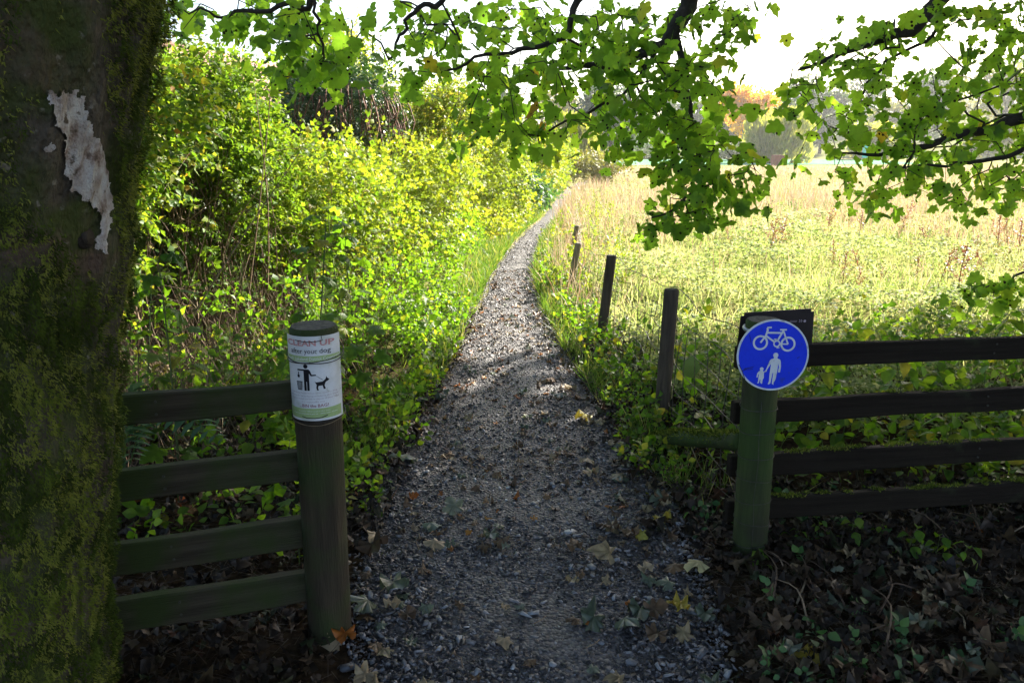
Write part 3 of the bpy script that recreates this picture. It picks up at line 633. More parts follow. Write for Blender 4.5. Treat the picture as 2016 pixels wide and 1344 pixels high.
def post(tree, mat, *a, **k):
    me = post_mesh('post', *a, **k); me.materials.append(mat); me.materials.append(M['endgrain']); return obj('post', me, None, tree)
def rail(tree, a, b, h, th, mat, seed):
    a, b = Vector(a), Vector(b); L = (b - a).length
    me = box_mesh('rail', L, th, h, .005, 1, 30, .009, seed)
    o = local('rail', me, mat, tree); mx = (b - a).normalized(); ang = math.atan2(mx.y, mx.x)
    mid = (a + b) / 2
    o.matrix_parent_inverse = Matrix.Translation(-tree.location)
    o.matrix_basis = Matrix.Translation(mid) @ Matrix.Rotation(ang, 4, 'Z') @ Matrix.Rotation(-math.asin(mx.z), 4, 'Y')
    return o
def ring_pts(x, y, z, r, n=28, tilt=0.0, a0=0, a1=360):
    return [(x + r * math.cos(R(a)), y + r * math.sin(R(a)), z + tilt * math.cos(R(a)) + .002 * math.sin(3 * R(a))) for a in np.linspace(a0, a1, n)]

fl = thing('timber_fence', 'weathered four-rail timber fence between mossy trunk and notice post', 'fence', (-.59, 2.13, 0))
post(fl, M['post_left'], -.597, 2.13, 1.045, .070, (.012, 0), seed=3)
for i, (zt, zb) in enumerate(((.873, .783), (.643, .55), (.418, .315), (.228, .125))):
    rail(fl, (-2.1, 1.70, (zt + zb) / 2 + .0), (-.60, 2.165, (zt + zb) / 2 + .0), zt - zb, .038, M['rail_left'], i * 3.1)
fr_ = thing('timber_fence', 'dark four-rail timber fence running right from the blue sign post', 'fence', (.92, 2.62, 0))
post(fr_, M['post_right'], .93, 2.62, .95, .064, (-.022, 0), seed=8)
for i, (zt, zb) in enumerate(((.829, .742), (.613, .524), (.391, .30), (.199, .108))):
    ro = rail(fr_, (.845, 2.70, (zt + zb) / 2), (3.4, 3.05, (zt + zb) / 2 + .0), zt - zb, .04, M['rail_right'], 20 + i * 2.3)
post(fr_, M['post_left'], 3.35, 3.12, .9, .06, seed=5)
nail = bpy.data.meshes.new('nail'); bm = bmesh.new(); bmesh.ops.create_cone(bm, cap_ends=True, segments=8, radius1=.0042, radius2=.0036, depth=.004); bm.to_mesh(nail); bm.free(); nail.materials.append(M['wire_wrap'])
for tree_, rows_, x0_, y0_, sl_ in ((fl, ((.873, .783), (.643, .55), (.418, .315), (.228, .125)), -1.02, 2.034 - .0205, .31), (fr_, ((.829, .742), (.613, .524), (.391, .30), (.199, .108)), 1.9, 2.8445 - .0215, .137)):
    for zt, zb in rows_:
        for f_ in (.3, .72):
            o = bpy.data.objects.new('nail', nail); COL.objects.link(o); o.parent = tree_; o.matrix_parent_inverse = Matrix.Translation(-tree_.location)
            o.location = (x0_ + random.gauss(0, .004), y0_ - .0005, zb + (zt - zb) * f_); o.rotation_euler = (R(90), 0, math.atan(sl_))
# moss on the rail tops
mpts = []
for zt, n_, pr in ((.391, 26, .7), (.199, 30, .6), (.613, 8, .5)):
    for k in range(n_):
        x = random.uniform(1.02, 2.3); y = 2.70 + (x - .845) * .137 + random.uniform(-.014, .014); s = random.uniform(.008, .02)
        for _ in range(int(s * 4500)):
            mpts.append((x + random.gauss(0, s), y + random.gauss(0, .007), zt + random.uniform(0, .005)))
mpts = np.array(mpts); n = len(mpts)
stuff(obj('moss', np_mesh('moss', *scat(TRI, mpts, up_frames(n, .8), np.stack([rng.uniform(.003, .006, n), rng.uniform(.006, .014, n), np.full(n, .01)], -1))), M['moss'], fr_))

# mossy brace
br = thing('brace_pole', 'mossy round brace pole slanting from the sign post down to the weeds', 'brace', (.9, 2.7, 0))
bp = spline([(.90, 2.69, .45), (.86, 3.0, .33), (.80, 3.42, .17), (.76, 3.75, .02)], 16)
obj('pole', np_mesh('pole', *tube(bp, .036 + .003 * np.sin(np.arange(16)), 12), smooth=True), M['post_right'], br)
n = 5200; t = rng.random(n) ** .7; ctr = np.stack([np.interp(t, np.linspace(0, 1, 16), bp[:, k]) for k in range(3)], -1); a = rng.normal(R(100), R(38), n)
sx = np.array([-.98, -.08, 0]); off = sx * np.cos(a)[:, None] + np.array([0, .3, .95]) * np.sin(a)[:, None]
stuff(obj('moss', np_mesh('moss', *scat(TRI, ctr + off * .037, frames(off + rng.normal(0, .6, (n, 3)), rand_dirs(n)), np.stack([rng.uniform(.004, .008, n), rng.uniform(.008, .022, n), np.full(n, .01)], -1))), M['moss'], br))

# ------------------------------------------------------------------ wire fence along the path
wf = thing('wire_fence', 'rusty wire stock fence on leaning wooden stakes beside the path', 'fence', (.85, 3.97, 0))
FP = [(.93, 2.62), (.843, 3.97), (.72, 5.87), (.63, 8.11), (.86, 10.6), (1.1, 14.0), (1.42, 18.0), (1.9, 22.5), (2.45, 27.0)]
FH = [.9, .81, .72, .55, .48, .55, .8, .8, .8]; LN = [(0, 0), (.025, 0), (.1, .05), (.16, -.1), (.12, 0), (.05, 0), (-.08, 0), (.06, 0), (.05, 0)]
for i in range(1, 5):
    post(wf, M['post_wire'] if i not in (3, 4, 6) else M['post_grey'], FP[i][0], FP[i][1], FH[i], .040 if i < 3 else .036, LN[i], seed=30 + i)
fy = np.array([p[1] for p in FP]); fx = np.array([p[0] for p in FP])
def fpt(y, z):
    i = int(np.clip(np.searchsorted(fy, y) - 1, 0, len(fy) - 2)); t = (y - fy[i]) / (fy[i + 1] - fy[i])
    top = [.80, .76, .66, .48, .46, .6, .6, .6, .6]; H = top[i] * (1 - t) + top[i + 1] * t
    lx = (LN[i][0] * (1 - t) + LN[i + 1][0] * t) * z * H + .042 * (1 if i > 0 else .6)
    return (fx[i] * (1 - t) + fx[i + 1] * t + lx + .012 * math.sin(9 * y + 5 * z), y, z * H + .012 * math.sin(7 * y + 11 * z) - .03 * math.sin(math.pi * t) * (z > .95))
for k, z in enumerate((.1, .24, .38, .53, .70, .86, 1.06)):
    ysx = np.linspace(2.64, 14, 110)
    obj('wire', np_mesh('wire', *tube([fpt(y, z) for y in ysx], .0024 if k < 6 else .0026, 3)), M['wire'], wf)
for y in np.arange(2.75, 9.0, .155):
    obj('stay_wire', np_mesh('stay_wire', *tube([fpt(y, z) for z in np.linspace(.08, .87, 6)], .0023, 3)), M['wire'], wf)
for z in (.62, .53, .43, .34, .25, .16, .07):
    obj('wire_wrap', np_mesh('wire_wrap', *tube(ring_pts(.93 - .022 * z, 2.62, z, .0665, 30, random.uniform(-.006, .006)), .0016, 4)), M['wire_wrap'], wf)
obj('wire', np_mesh('wire', *tube([(.915 + random.gauss(0, .003) - .022 * z, 2.5525, z) for z in np.linspace(.04, .66, 9)], .0013, 3)), M['wire_wrap'], wf)
sc = obj('fence_scrap', np_mesh('fence_scrap', [(.905, 3.80, .45), (.965, 3.78, .50), (.995, 3.77, .42), (.965, 3.79, .36), (.91, 3.81, .37), (.95, 3.765, .43)], [(0, 5, 1), (1, 5, 2), (2, 5, 3), (3, 5, 4), (4, 5, 0)]), M['flag_dark'])
tag(sc, 'dark green leaf-shaped scrap caught on the wire fence', 'scrap')

# ------------------------------------------------------------------ notice on the left post
NX, NY, NR = -.583, 2.13, .0765; NZ0, NZ1 = .775, 1.028
notice = thing('dog_notice', 'white and green clean up after your dog notice wrapped round left post', 'notice', (NX, NY, NZ0))
SC = (NZ1 - NZ0) / 770
def curl(x, y, off=0.0):
    """notice layout (units of the sheet, 375 = middle) bent round the post"""
    s = max(-1, min(1, (x - 375) / 232)); th = math.asin(s) * .98; r = NR + off
    z = NZ1 - (y - 270) * SC; lx = .012 * (z - .9)
    return (NX + lx + r * math.sin(th), NY - r * math.cos(th), z)
def sheet(name, x0, x1, y0, y1, off, mat, parent, nx=40, ny=6, wave=0):
    V = [curl(x0 + (x1 - x0) * i / nx, y0 + (y1 - y0) * j / ny, off + wave * math.sin(i * .4 + j)) for j in range(ny + 1) for i in range(nx + 1)]
    F = [(j * (nx + 1) + i, (j + 1) * (nx + 1) + i, (j + 1) * (nx + 1) + i + 1, j * (nx + 1) + i + 1) for j in range(ny) for i in range(nx)]
    return obj(name, np_mesh(name, V, F, smooth=True), mat, parent)
top_s = sheet('top_sheet', 147, 603, 266, 512, .0015, M['paper'], notice)
low_s = sheet('lower_sheet', 145, 605, 500, 1042, .0, M['paper'], notice)
bt = sheet('green_band', 150, 600, 442, 494, .0021, M['band_green'], top_s)
bl = sheet('green_band', 152, 598, 925, 1020, .0006, M['band_green'], low_s)
def bendme(me, off):
    for v in me.vertices: v.co = curl(v.co.x, v.co.y, off)
    return me
def text_mesh(body, x0, x1, ytop, ybot, bold=0.0):
    cu = bpy.data.curves.new('lettering', 'FONT'); cu.body = body; cu.size = 1; cu.offset = bold; cu.resolution_u = 2
    ob = bpy.data.objects.new('lettering', cu); COL.objects.link(ob); bpy.context.view_layer.update()
    me = bpy.data.meshes.new_from_object(ob.evaluated_get(bpy.context.evaluated_depsgraph_get()))
    bpy.data.objects.remove(ob); bpy.data.curves.remove(cu)
    bm = bmesh.new(); bm.from_mesh(me); bmesh.ops.triangulate(bm, faces=bm.faces[:])
    bmesh.ops.subdivide_edges(bm, edges=[e for e in bm.edges if e.calc_length() > .35], cuts=1); bmesh.ops.triangulate(bm, faces=bm.faces[:])
    bm.to_mesh(me); bm.free(); me.materials.clear()
    xs = [v.co.x for v in me.vertices]; ysv = [v.co.y for v in me.vertices]; a, b, c_, d = min(xs), max(xs), min(ysv), max(ysv)
    for v in me.vertices:
        v.co = (x0 + (v.co.x - a) / (b - a) * (x1 - x0), ybot + (v.co.y - c_) / (d - c_) * (ytop - ybot), 0)
    return me
def inv(x): return x
obj('lettering', bendme(text_mesh('CLEAN UP', 178, 576, 298, 352, .028), .0026), M['ink_red'], top_s)
obj('lettering', bendme(text_mesh('after your dog', 214, 550, 374, 432), .0026), M['ink_black'], top_s)
obj('lettering', bendme(text_mesh('South Lakeland District Council', 160, 594, 451, 482, .006), .0027), M['ink_white'], bt)
for k, (tx, a, b) in enumerate((('A £80 Fixed Penalty Notices will be issued to dog', 178, 580), ('walkers who fail to clean up immediately after their', 174, 588), ('dog has fouled, and fails to dispose of their bag', 186, 588), ('in a responsible way', 286, 490))):
    obj('lettering', bendme(text_mesh(tx, a, b, 774 + 27 * k, 792 + 27 * k), .0008), M['ink_faint'], low_s)
obj('lettering', bendme(text_mesh('...BIN the BAG!', 262, 518, 884, 914, .008), .0008), M['ink_plum'], low_s)
obj('lettering', bendme(text_mesh('Contact officers patrol this area', 255, 528, 945, 958), .0012), M['ink_white'], bl)
obj('lettering', bendme(text_mesh('www.southlakeland.gov.uk   0845 050 4434', 200, 575, 968, 982), .0012), M['ink_white'], bl)
def circ(cx, cy, r, n=20, ry=None): return [(cx + r * math.cos(2 * math.pi * i / n), cy + (ry or r) * math.sin(2 * math.pi * i / n)) for i in range(n)]
def bar2(x0, y0, x1, y1, w_):
    d = math.hypot(x1 - x0, y1 - y0); nx3, ny3 = -(y1 - y0) / d * w_ / 2, (x1 - x0) / d * w_ / 2
    return [(x0 + nx3, y0 + ny3), (x1 + nx3, y1 + ny3), (x1 - nx3, y1 - ny3), (x0 - nx3, y0 - ny3)]
def flip(p): return p
man = [circ(340, 535, 20), [(262, 562), (366, 562), (380, 576), (392, 610), (428, 610), (430, 622), (384, 624), (368, 600), (368, 660), (320, 660), (320, 576), (262, 576)],
       [(320, 660), (341, 660), (341, 758), (320, 758)], [(347, 660), (368, 660), (368, 758), (347, 758)], [(341, 660), (347, 660), (347, 676), (341, 676)]]
bag = [circ(270, 626, 12, 14, 15), [(266, 588), (275, 588), (272, 612), (268, 612)], bar2(266, 604, 276, 604, 10)]
binp = [[(246, 674), (306, 674), (304, 682), (248, 682)], [(249, 684), (257, 684), (262, 752), (256, 752)], [(263, 684), (270, 684), (272, 752), (267, 752)], [(276, 684), (283, 684), (282, 752), (277, 752)], [(289, 684), (295, 684), (290, 752), (286, 752)], [(298, 684), (304, 684), (298, 752), (293, 752)], [(256, 748), (299, 748), (298, 754), (257, 754)]]
dog = [[(414, 672), (426, 682), (480, 678), (500, 662), (506, 650), (510, 632), (516, 650), (532, 666), (520, 678), (506, 684), (498, 700), (494, 718), (502, 748), (486, 750), (478, 714), (446, 716), (440, 736), (448, 756), (430, 756), (426, 732), (430, 706), (422, 690)], bar2(433, 624, 482, 664, 3)]
for nm, pp in (('man_symbol', man), ('bag_symbol', bag), ('bin_symbol', binp), ('dog_symbol', dog)):
    me = polyfill(pp); bm = bmesh.new(); bm.from_mesh(me); bmesh.ops.subdivide_edges(bm, edges=[e for e in bm.edges if e.calc_length() > 25], cuts=2); bmesh.ops.triangulate(bm, faces=bm.faces[:]); bm.to_mesh(me); bm.free()
    obj(nm, bendme(me, .0008), M['ink_black'], low_s)
# tie wires
def tie(y0, y1, off, n=30, half=True, sag=0):
    return [curl(145 + 460 * t, y0 + (y1 - y0) * t + sag * math.sin(math.pi * t), off) for t in np.linspace(0, 1, n)]
def tie2(y0, sag, off, seed=0):
    P = []
    for a in np.linspace(-180, 180, 50):
        th = R(a); r = NR + off; z = NZ1 - (y0 - 270) * SC + .002 * math.sin(th * 3 + seed) - sag * SC * math.cos(th)
        P.append((NX + .012 * (z - .9) + r * math.sin(th), NY - r * math.cos(th), z))
    return P
obj('tie_wire', np_mesh('tie_wire', *tube(tie2(452, 48, .0045), .0013, 5)), M['wire_black'], notice)
obj('tie_wire', np_mesh('tie_wire', *tube(tie2(492, 20, .0042, 2), .0013, 5)), M['wire_black'], notice)
obj('tie_wire', np_mesh('tie_wire', *tube(tie2(1040, 22, .0015, 1), .0015, 5)), M['wire_black'], notice)
obj('tie_wire', np_mesh('tie_wire', *tube(tie2(1052, 30, .002, 4), .0013, 5)), M['stem_brown'], notice)
obj('tie_wire', np_mesh('tie_wire', *tube([curl(x, y, .0055) for x, y in ((484, 262), (486, 286), (494, 297), (480, 306), (430, 311), (360, 311), (310, 307), (270, 299))], .0011, 5)), M['wire_black'], notice)
obj('tie_wire', np_mesh('tie_wire', *tube([curl(x, y, .004) for x, y in ((290, 998), (330, 1010), (400, 1014), (460, 1008), (504, 992))], .0011, 5)), M['wire_black'], notice)

# ------------------------------------------------------------------ blue round sign
SU = .0003195; SX, SY, SZ = .921, 2.535, .84
bs = thing('path_sign', 'round blue cycle and pedestrian path sign on right gate post', 'sign', (SX, SY, SZ))
yaw = R(2.0); pit = R(-4)
SM4 = Matrix.Translation((SX, SY, SZ)) @ Matrix.Rotation(R(1), 4, 'Z') @ Matrix.Rotation(R(90) + pit, 4, 'X')
def signme(polys, z):
    me = polyfill([[((x - 715) * SU, (690 - y) * SU) for x, y in p] for p in polys], z); me.transform(SM4); return me
def disc(name, r, z0, z1, mat, parent, n=64, wear=0.0):
    bm = bmesh.new(); ring0, ring1 = [], []
    for i in range(n):
        a = 2 * math.pi * i / n; rr = r * (1 - wear * max(0, mnoise.noise(Vector((math.cos(a) * 4, math.sin(a) * 4, 2)))))
        ring0.append(bm.verts.new((rr * math.cos(a), rr * math.sin(a), z0))); ring1.append(bm.verts.new((rr * math.cos(a), rr * math.sin(a), z1)))
    bm.faces.new(ring1); bm.faces.new(list(reversed(ring0)))
    for i in range(n): bm.faces.new((ring0[i], ring0[(i + 1) % n], ring1[(i + 1) % n], ring1[i]))
    me = bpy.data.meshes.new(name); bm.to_mesh(me); bm.free(); me.transform(SM4); return obj(name, me, mat, parent)
plate = disc('plate', .1280, -.0015, .0015, M['sign_white'], bs, wear=.012)
face = disc('blue_face', .1215, .0013, .0022, M['sign_blue'], bs)
def ringp(cx, cy, r0, r1, n=40):
    out = []
    for i in range(n):
        a, b = 2 * math.pi * i / n, 2 * math.pi * (i + 1) / n
        out.append([(cx + r0 * math.cos(a), cy + r0 * math.sin(a)), (cx + r1 * math.cos(a), cy + r1 * math.sin(a)), (cx + r1 * math.cos(b), cy + r1 * math.sin(b)), (cx + r0 * math.cos(b), cy + r0 * math.sin(b))])
    return out
bike = ringp(566, 548, 62, 84) + ringp(872, 565, 62, 84) + ringp(748, 560, 24, 40, 24)
for b in ((566, 548, 622, 470, 20), (622, 470, 640, 405, 22), (640, 437, 800, 440, 20), (622, 470, 728, 545, 20), (752, 530, 812, 415, 20), (812, 415, 872, 565, 18), (785, 563, 872, 565, 16), (775, 405, 850, 405, 18), (640, 410, 632, 385, 20), (632, 380, 682, 378, 18), (728, 505, 740, 530, 12), (712, 512, 742, 508, 12), (756, 590, 764, 606, 12), (748, 606, 780, 604, 12)): bike.append(bar2(*b))
me_b = None
def layered(polys, z):
    mes = [[((x - 715) * SU, (690 - y) * SU) for x, y in p] for p in polys]
    bm = bmesh.new()
    for k, p in enumerate(mes):
        bm.faces.new([bm.verts.new((x, y, z + k * 4e-6)) for x, y in p])
    bmesh.ops.triangulate(bm, faces=bm.faces[:]); me = bpy.data.meshes.new('symbol'); bm.to_mesh(me); bm.free(); me.transform(SM4); return me
obj('bicycle_symbol', layered(bike, .0030), M['sign_white'], face)
adult = [circ(746, 690, 29, 24), [(728, 712), (764, 712), (768, 726), (798, 740), (806, 765), (812, 820), (804, 884), (784, 884), (784, 860), (790, 825), (778, 780), (774, 870), (760, 960), (738, 1006), (742, 1026), (722, 1014), (722, 985), (730, 890), (722, 890), (708, 985), (704, 1008), (680, 1022), (678, 1012), (688, 985), (690, 890), (698, 800), (694, 790), (660, 850), (654, 874), (626, 886), (620, 876), (644, 856), (684, 748), (698, 732), (724, 726)]]
child = [circ(599, 845, 21, 20), [(588, 862), (612, 862), (620, 874), (640, 862), (654, 870), (626, 888), (628, 945), (616, 965), (612, 1010), (602, 1012), (590, 995), (592, 965), (584, 965), (576, 1004), (558, 1006), (566, 985), (568, 940), (572, 900), (562, 912), (558, 940), (544, 940), (552, 892), (570, 870)]]
obj('adult_symbol', layered(adult, .0030), M['sign_white'], face)
obj('child_symbol', layered(child, .0030), M['sign_white'], face)
for b in ((375, 870, 430, 845, 8), (400, 842, 505, 822, 7), (420, 850, 500, 846, 6), (340, 790, 372, 850, 8), (372, 850, 420, 960, 7), (440, 455, 462, 545, 5), (985, 725, 1010, 708, 5)): obj('scratch', layered([bar2(*b)], .0029), M['ink_black'], face)
obj('bracket', np_mesh('bracket', *tube(ring_pts(.91, 2.62, .915, .0675, 40), .007, 6)), M['metal'], bs)
# dark rectangular sign seen from behind
rs = thing('rectangular_sign', 'dark back of rectangular sign plate behind the blue sign', 'sign', (.99, 2.72, .87))
bm = bmesh.new(); co = [(.845, 2.705, .810), (1.137, 2.725, .742), (1.130, 2.725, .968), (.852, 2.705, .955)]
vs = [bm.verts.new(c) for c in co]; f = bm.faces.new(vs); bmesh.ops.bevel(bm, geom=list(bm.verts), offset=.012, segments=4, affect='VERTICES')
ex = bmesh.ops.extrude_face_region(bm, geom=bm.faces[:]); bmesh.ops.translate(bm, vec=(0, .004, 0), verts=[v for v in ex['geom'] if isinstance(v, bmesh.types.BMVert)])
bmesh.ops.recalc_face_normals(bm, faces=bm.faces[:])
me = bpy.data.meshes.new('plate'); bm.to_mesh(me); bm.free(); pl_o = obj('plate', me, M['sign_back'], rs)
mk = polyfill([bar2(1.075, .926, 1.080, .921, .0018), bar2(1.080, .921, 1.075, .916, .0018), bar2(1.082, .926, 1.087, .921, .0018), bar2(1.087, .921, 1.082, .916, .0018), circ(1.097, .920, .005, 14), bar2(1.04, .922, 1.068, .922, .0012), bar2(1.035, .917, 1.066, .918, .0012)])
for v in mk.vertices: v.co = (v.co.x, 2.705 + (v.co.x - .845) * .0685 - .0012, v.co.y)
obj('maker_mark', mk, M['ink_faint'], pl_o)

# ------------------------------------------------------------------ shrubs of the hedge
def lobe_points(lobes, n, shell=.62, seed=0.0):
    vol = np.array([(l[3] * l[4] * l[5]) ** .67 for l in lobes]); cnt = (vol / vol.sum() * n).astype(int); out = []
    for l, k in zip(lobes, cnt):
        d = rand_dirs(k); r = rng.uniform(shell, 1.0, k) ** .8
        b = np.array([1 + .28 * mnoise.fractal(Vector(v) * 2.2 + Vector((seed + l[0], l[1], l[2])), 1, 2, 3) for v in d])
        out.append(np.array(l[:3]) + d * np.array(l[3:6]) * (r * b)[:, None])
    return np.concatenate(out)
def outward(P, c, n): return unit(P - np.array(c))
def shrub(name, label, x, y, h, rx, ry, n, size, mat, cat='shrub', stems=60, group=None, bare=.25, tmpl=LEAF4, nl=7, stem_mat='stem_brown', bottom=.3, seed=0, sprays=44):
    t = thing(name, label, cat, (x, y, 0), group)
    lobes = [(x, y, h * .52, rx * .85, ry * .85, h * .42)]
    for k in range(nl):
        a = rng.random() * 6.28; q_ = rng.uniform(.35, .75); s = rng.uniform(.38, .6)
        hz = rng.uniform(bottom, .80) * h
        lobes.append((x + rx * q_ * math.cos(a), y + ry * q_ * math.sin(a), hz, rx * s, ry * s, min(h - hz, h * .32)))
    n = n // 5
    P = lobe_points(lobes, n, .5, seed); P = P[(P[:, 2] > .05)]
    # thinner low down so stems and shadow show
    keep = rng.random(len(P)) < np.clip(bare + (P[:, 2] / h) * 1.5, 0, 1)
    P = P[keep]
    # gaps
    g = np.array([mnoise.noise(Vector(p) * 3.2) for p in P]); P = P[g > -.34 + rng.random(len(P)) * .25]
    # shoots sticking out of the outline
    tip, sp = [], []
    for k in range(sprays):
        a = rng.random() * 6.28; e = rng.uniform(.3, 1.3); d = np.array([math.cos(a) * math.cos(e), math.sin(a) * math.cos(e), math.sin(e)])
        b0 = np.array([x, y, h * .5]) + d * np.array([rx, ry, h * .45]) * .85; L = rng.uniform(.15, .45) * (h / 2) ; pts = [b0 + d * L * t_ + np.array([0, 0, -.25 * L * t_ * t_]) for t_ in np.linspace(0, 1, 5)]
        sp.append(tube(pts, [.004, .0035, .003, .002, .0012], 3, False)); m_ = 4
        tip.append(np.array([pts[0] + (pts[-1] - pts[0]) * u for u in np.linspace(.1, 1, m_)]) + rng.normal(0, .02, (m_, 3)))
    P = np.vstack([P] + tip)
    o = unit(P - np.array([x, y, h * .4])); nn = len(P)
    ax = o * .6 + rng.normal(0, .7, (nn, 3)) + np.array([0, 0, -.2]); up = np.array([0, 0, .9]) + o * .6 + rng.normal(0, .55, (nn, 3))
    stuff(obj('foliage', np_mesh('foliage', *scat_sprigs(P, frames(ax, up), rng.uniform(size[0] * .8, size[1] * 1.1, nn), None, SPRIG2 if y > 7.5 or x < -3.5 or cat == 'nettles' else None)), mat, t))
    st = []
    for k in range(stems):
        a = rng.random() * 6.28; rr0 = rng.random() ** .5 * .7; bx, by = x + rx * rr0 * math.cos(a), y + ry * rr0 * math.sin(a)
        tx, ty = bx + rng.normal(0, .3) * rx, by + rng.normal(0, .3) * ry; hh = h * rng.uniform(.45, .92); mid = np.array([(bx + tx) / 2 + rng.normal(0, .1), (by + ty) / 2 + rng.normal(0, .1), hh * .55])
        r0 = rng.uniform(.003, .008) * (h / 2) ** .5
        st.append(tube(spline([(bx, by, -.02), mid, (tx, ty, hh)], 7), np.linspace(r0, r0 * .3, 7), 4, False))
        if rng.random() < .7:
            e_ = mid + rng.normal(0, .35, 3); st.append(tube(spline([mid, (mid + e_) / 2 + rng.normal(0, .06, 3), e_], 5), np.linspace(r0 * .6, r0 * .2, 5), 3, False))
    obj('stems', np_mesh('stems', *join(st + sp)), M[stem_mat], t)
    return t
G = 'hedge shrubs along the left of the path'
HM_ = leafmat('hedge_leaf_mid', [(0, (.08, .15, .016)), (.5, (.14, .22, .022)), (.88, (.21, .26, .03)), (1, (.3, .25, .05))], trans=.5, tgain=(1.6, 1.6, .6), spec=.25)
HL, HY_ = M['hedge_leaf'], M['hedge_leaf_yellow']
shrub('hedge_shrub', 'dense shaded green hedge shrub right behind the mossy trunk, brown stems below', -3.2, 4.7, 2.35, 1.25, .9, 50000, (.028, .055), HL, group=G, stems=180, bare=.0, bottom=.45, nl=11)
shrub('hedge_shrub', 'green hedge shrub above the notice post with dark gaps and bare stems', -2.75, 6.1, 2.35, 1.05, .9, 46000, (.028, .055), HL, group=G, stems=170, bare=.02, bottom=.42, nl=11)
shrub('hedge_shrub', 'half-lit yellow-green hedge shrub left of the ivy clump', -2.15, 7.8, 1.7, 1.3, 1.2, 30000, (.03, .06), HM_, group=G, stems=70, bare=.35, nl=9)
shrub('hedge_shrub', 'sunlit bright hedge shrub below the ivy clump', -1.7, 9.8, 1.6, 1.1, 1.3, 24000, (.034, .065), HY_, group=G, stems=50, bare=.4, nl=9)
shrub('hedge_shrub', 'tall sunlit yellow-green shrub right of the ivy clump', -1.3, 12.6, 2.7, .95, 1.0, 20000, (.036, .065), HY_, group=G, stems=40, bare=.4)
shrub('hedge_shrub', 'sunlit yellow hedge shrub where the path starts to bend', -.85, 14.9, 2.35, 1.1, 1.2, 16000, (.042, .075), HY_, group=G, stems=30, bare=.5)
shrub('hedge_shrub', 'bright hedge shrub beyond the bend, under the hanging leaves', -.4, 17.4, 2.15, 1.05, 1.4, 13000, (.05, .085), HY_, group=G, stems=25, bare=.5)
shrub('hedge_shrub', 'pale sunlit hedge shrub above the dark nettle clump', .15, 20.6, 2.05, 1.0, 1.6, 11000, (.055, .095), HY_, group=G, stems=20, bare=.5)
shrub('hedge_shrub', 'far pale hedge shrub near the end of the path', .7, 24.4, 1.95, 1.0, 1.8, 9000, (.06, .11), HY_, group=G, stems=16, bare=.5)
shrub('hedge_shrub', 'farthest small hedge shrub before the willow', 1.3, 29.5, 1.9, 1.1, 2.2, 8000, (.07, .12), HY_, group=G, stems=12, bare=.5)
shrub('hedge_shrub', 'leafy hedge top below the tiled roof', -5.0, 7.6, 2.65, 1.5, 1.1, 26000, (.035, .065), HY_, group=G, stems=40)
shrub('hedge_shrub', 'ragged sunlit hedge growth between the rounded shrub and tall shrub', -1.55, 11.2, 1.75, 1.0, 1.1, 18000, (.034, .065), HY_, group=G, stems=50, bare=.5, nl=9, sprays=50)
shrub('backing_bush', 'dark backing bush added to fill the hedge behind the shaded stems', -3.9, 6.3, 2.2, 1.3, .8, 26000, (.035, .06), M['ivy_leaf'], group=G, stems=40, bare=.7, nl=9)  # added filler: dark leaves close the gaps, standing in for the hedge's shaded inside
iv = shrub('ivy_clump', 'dark ivy-covered clump with bare brown stems rising from the hedge', -2.6, 11.3, 2.85, .95, .9, 26000, (.035, .06), M['ivy_leaf'], cat='shrub', stems=40, bottom=.6, bare=-.2, nl=11, sprays=14)
st = []
for k in range(130):
    a = random.uniform(-2.4, .8); r_ = random.uniform(.55, .98); x, y = -2.45 + .95 * r_ * math.cos(a), 11.2 + .85 * r_ * math.sin(a); z1 = random.uniform(1.75, 2.4); z0 = z1 - random.uniform(.5, 1.1)
    st.append(tube(spline([(x, y, z1), (x + .1 * math.cos(a) + random.gauss(0, .04), y + .1 * math.sin(a), (z0 + z1) / 2), (x + random.gauss(0, .08), y, z0)], 5), .009, 3, False))
obj('hanging_stems', np_mesh('hanging_stems', *join(st)), rndmat('dead_ivy_stem', [(0, (.07, .03, .02)), (.6, (.13, .06, .04)), (1, (.2, .11, .07))]), iv)
shrub('nettle_clump', 'dark bluish-green nettle clump leaning over the far path', .28, 18.6, .95, .5, 1.9, 4500, (.06, .11), M['nettle_leaf'], cat='nettles', stems=20, bare=.6, tmpl=LEAF4, bottom=.15, sprays=8)
shrub('bramble_bush', 'dark bramble bush on the field side at the path bend', 3.1, 31.5, 1.35, 1.7, 1.4, 6500, (.07, .11), M['far_leaf_olive'], cat='bush', stems=60, bare=.3, sprays=20)
shrub('light_tree', 'light green tree rising behind the ivy clump', -4.3, 19.5, 4.4, 1.3, 1.2, 16000, (.06, .11), HY_, cat='tree', stems=20, sprays=30)

# ------------------------------------------------------------------ house behind the hedge
hs = thing('house', 'low white house with red-brown tiled roof behind the hedge', 'house', (-9.5, 24, 0))
r0, r1 = np.array([-9.6, 18.5, 4.15]), np.array([-7.75, 27.2, 4.15]); dr = unit(r1 - r0); sd_ = np.array([dr[1], -dr[0], 0]); eo = sd_ * 2.3 + np.array([0, 0, -1.45])
eR0, eR1, eL0, eL1 = r0 + eo, r1 + eo, r0 - sd_ * 2.3 + [0, 0, -1.45], r1 - sd_ * 2.3 + [0, 0, -1.45]
ins_ = .25
w0, w1, w2, w3 = eR0 - sd_ * ins_ + dr * .2, eR1 - sd_ * ins_ - dr * .2, eL1 + sd_ * ins_ - dr * .2, eL0 + sd_ * ins_ + dr * .2
Vw = [(*w0[:2], 0), (*w1[:2], 0), (*w2[:2], 0), (*w3[:2], 0), (*w0[:2], 2.78), (*w1[:2], 2.78), (*w2[:2], 2.78), (*w3[:2], 2.78), tuple(r0 + dr * .2 - [0, 0, .12]), tuple(r1 - dr * .2 - [0, 0, .12])]
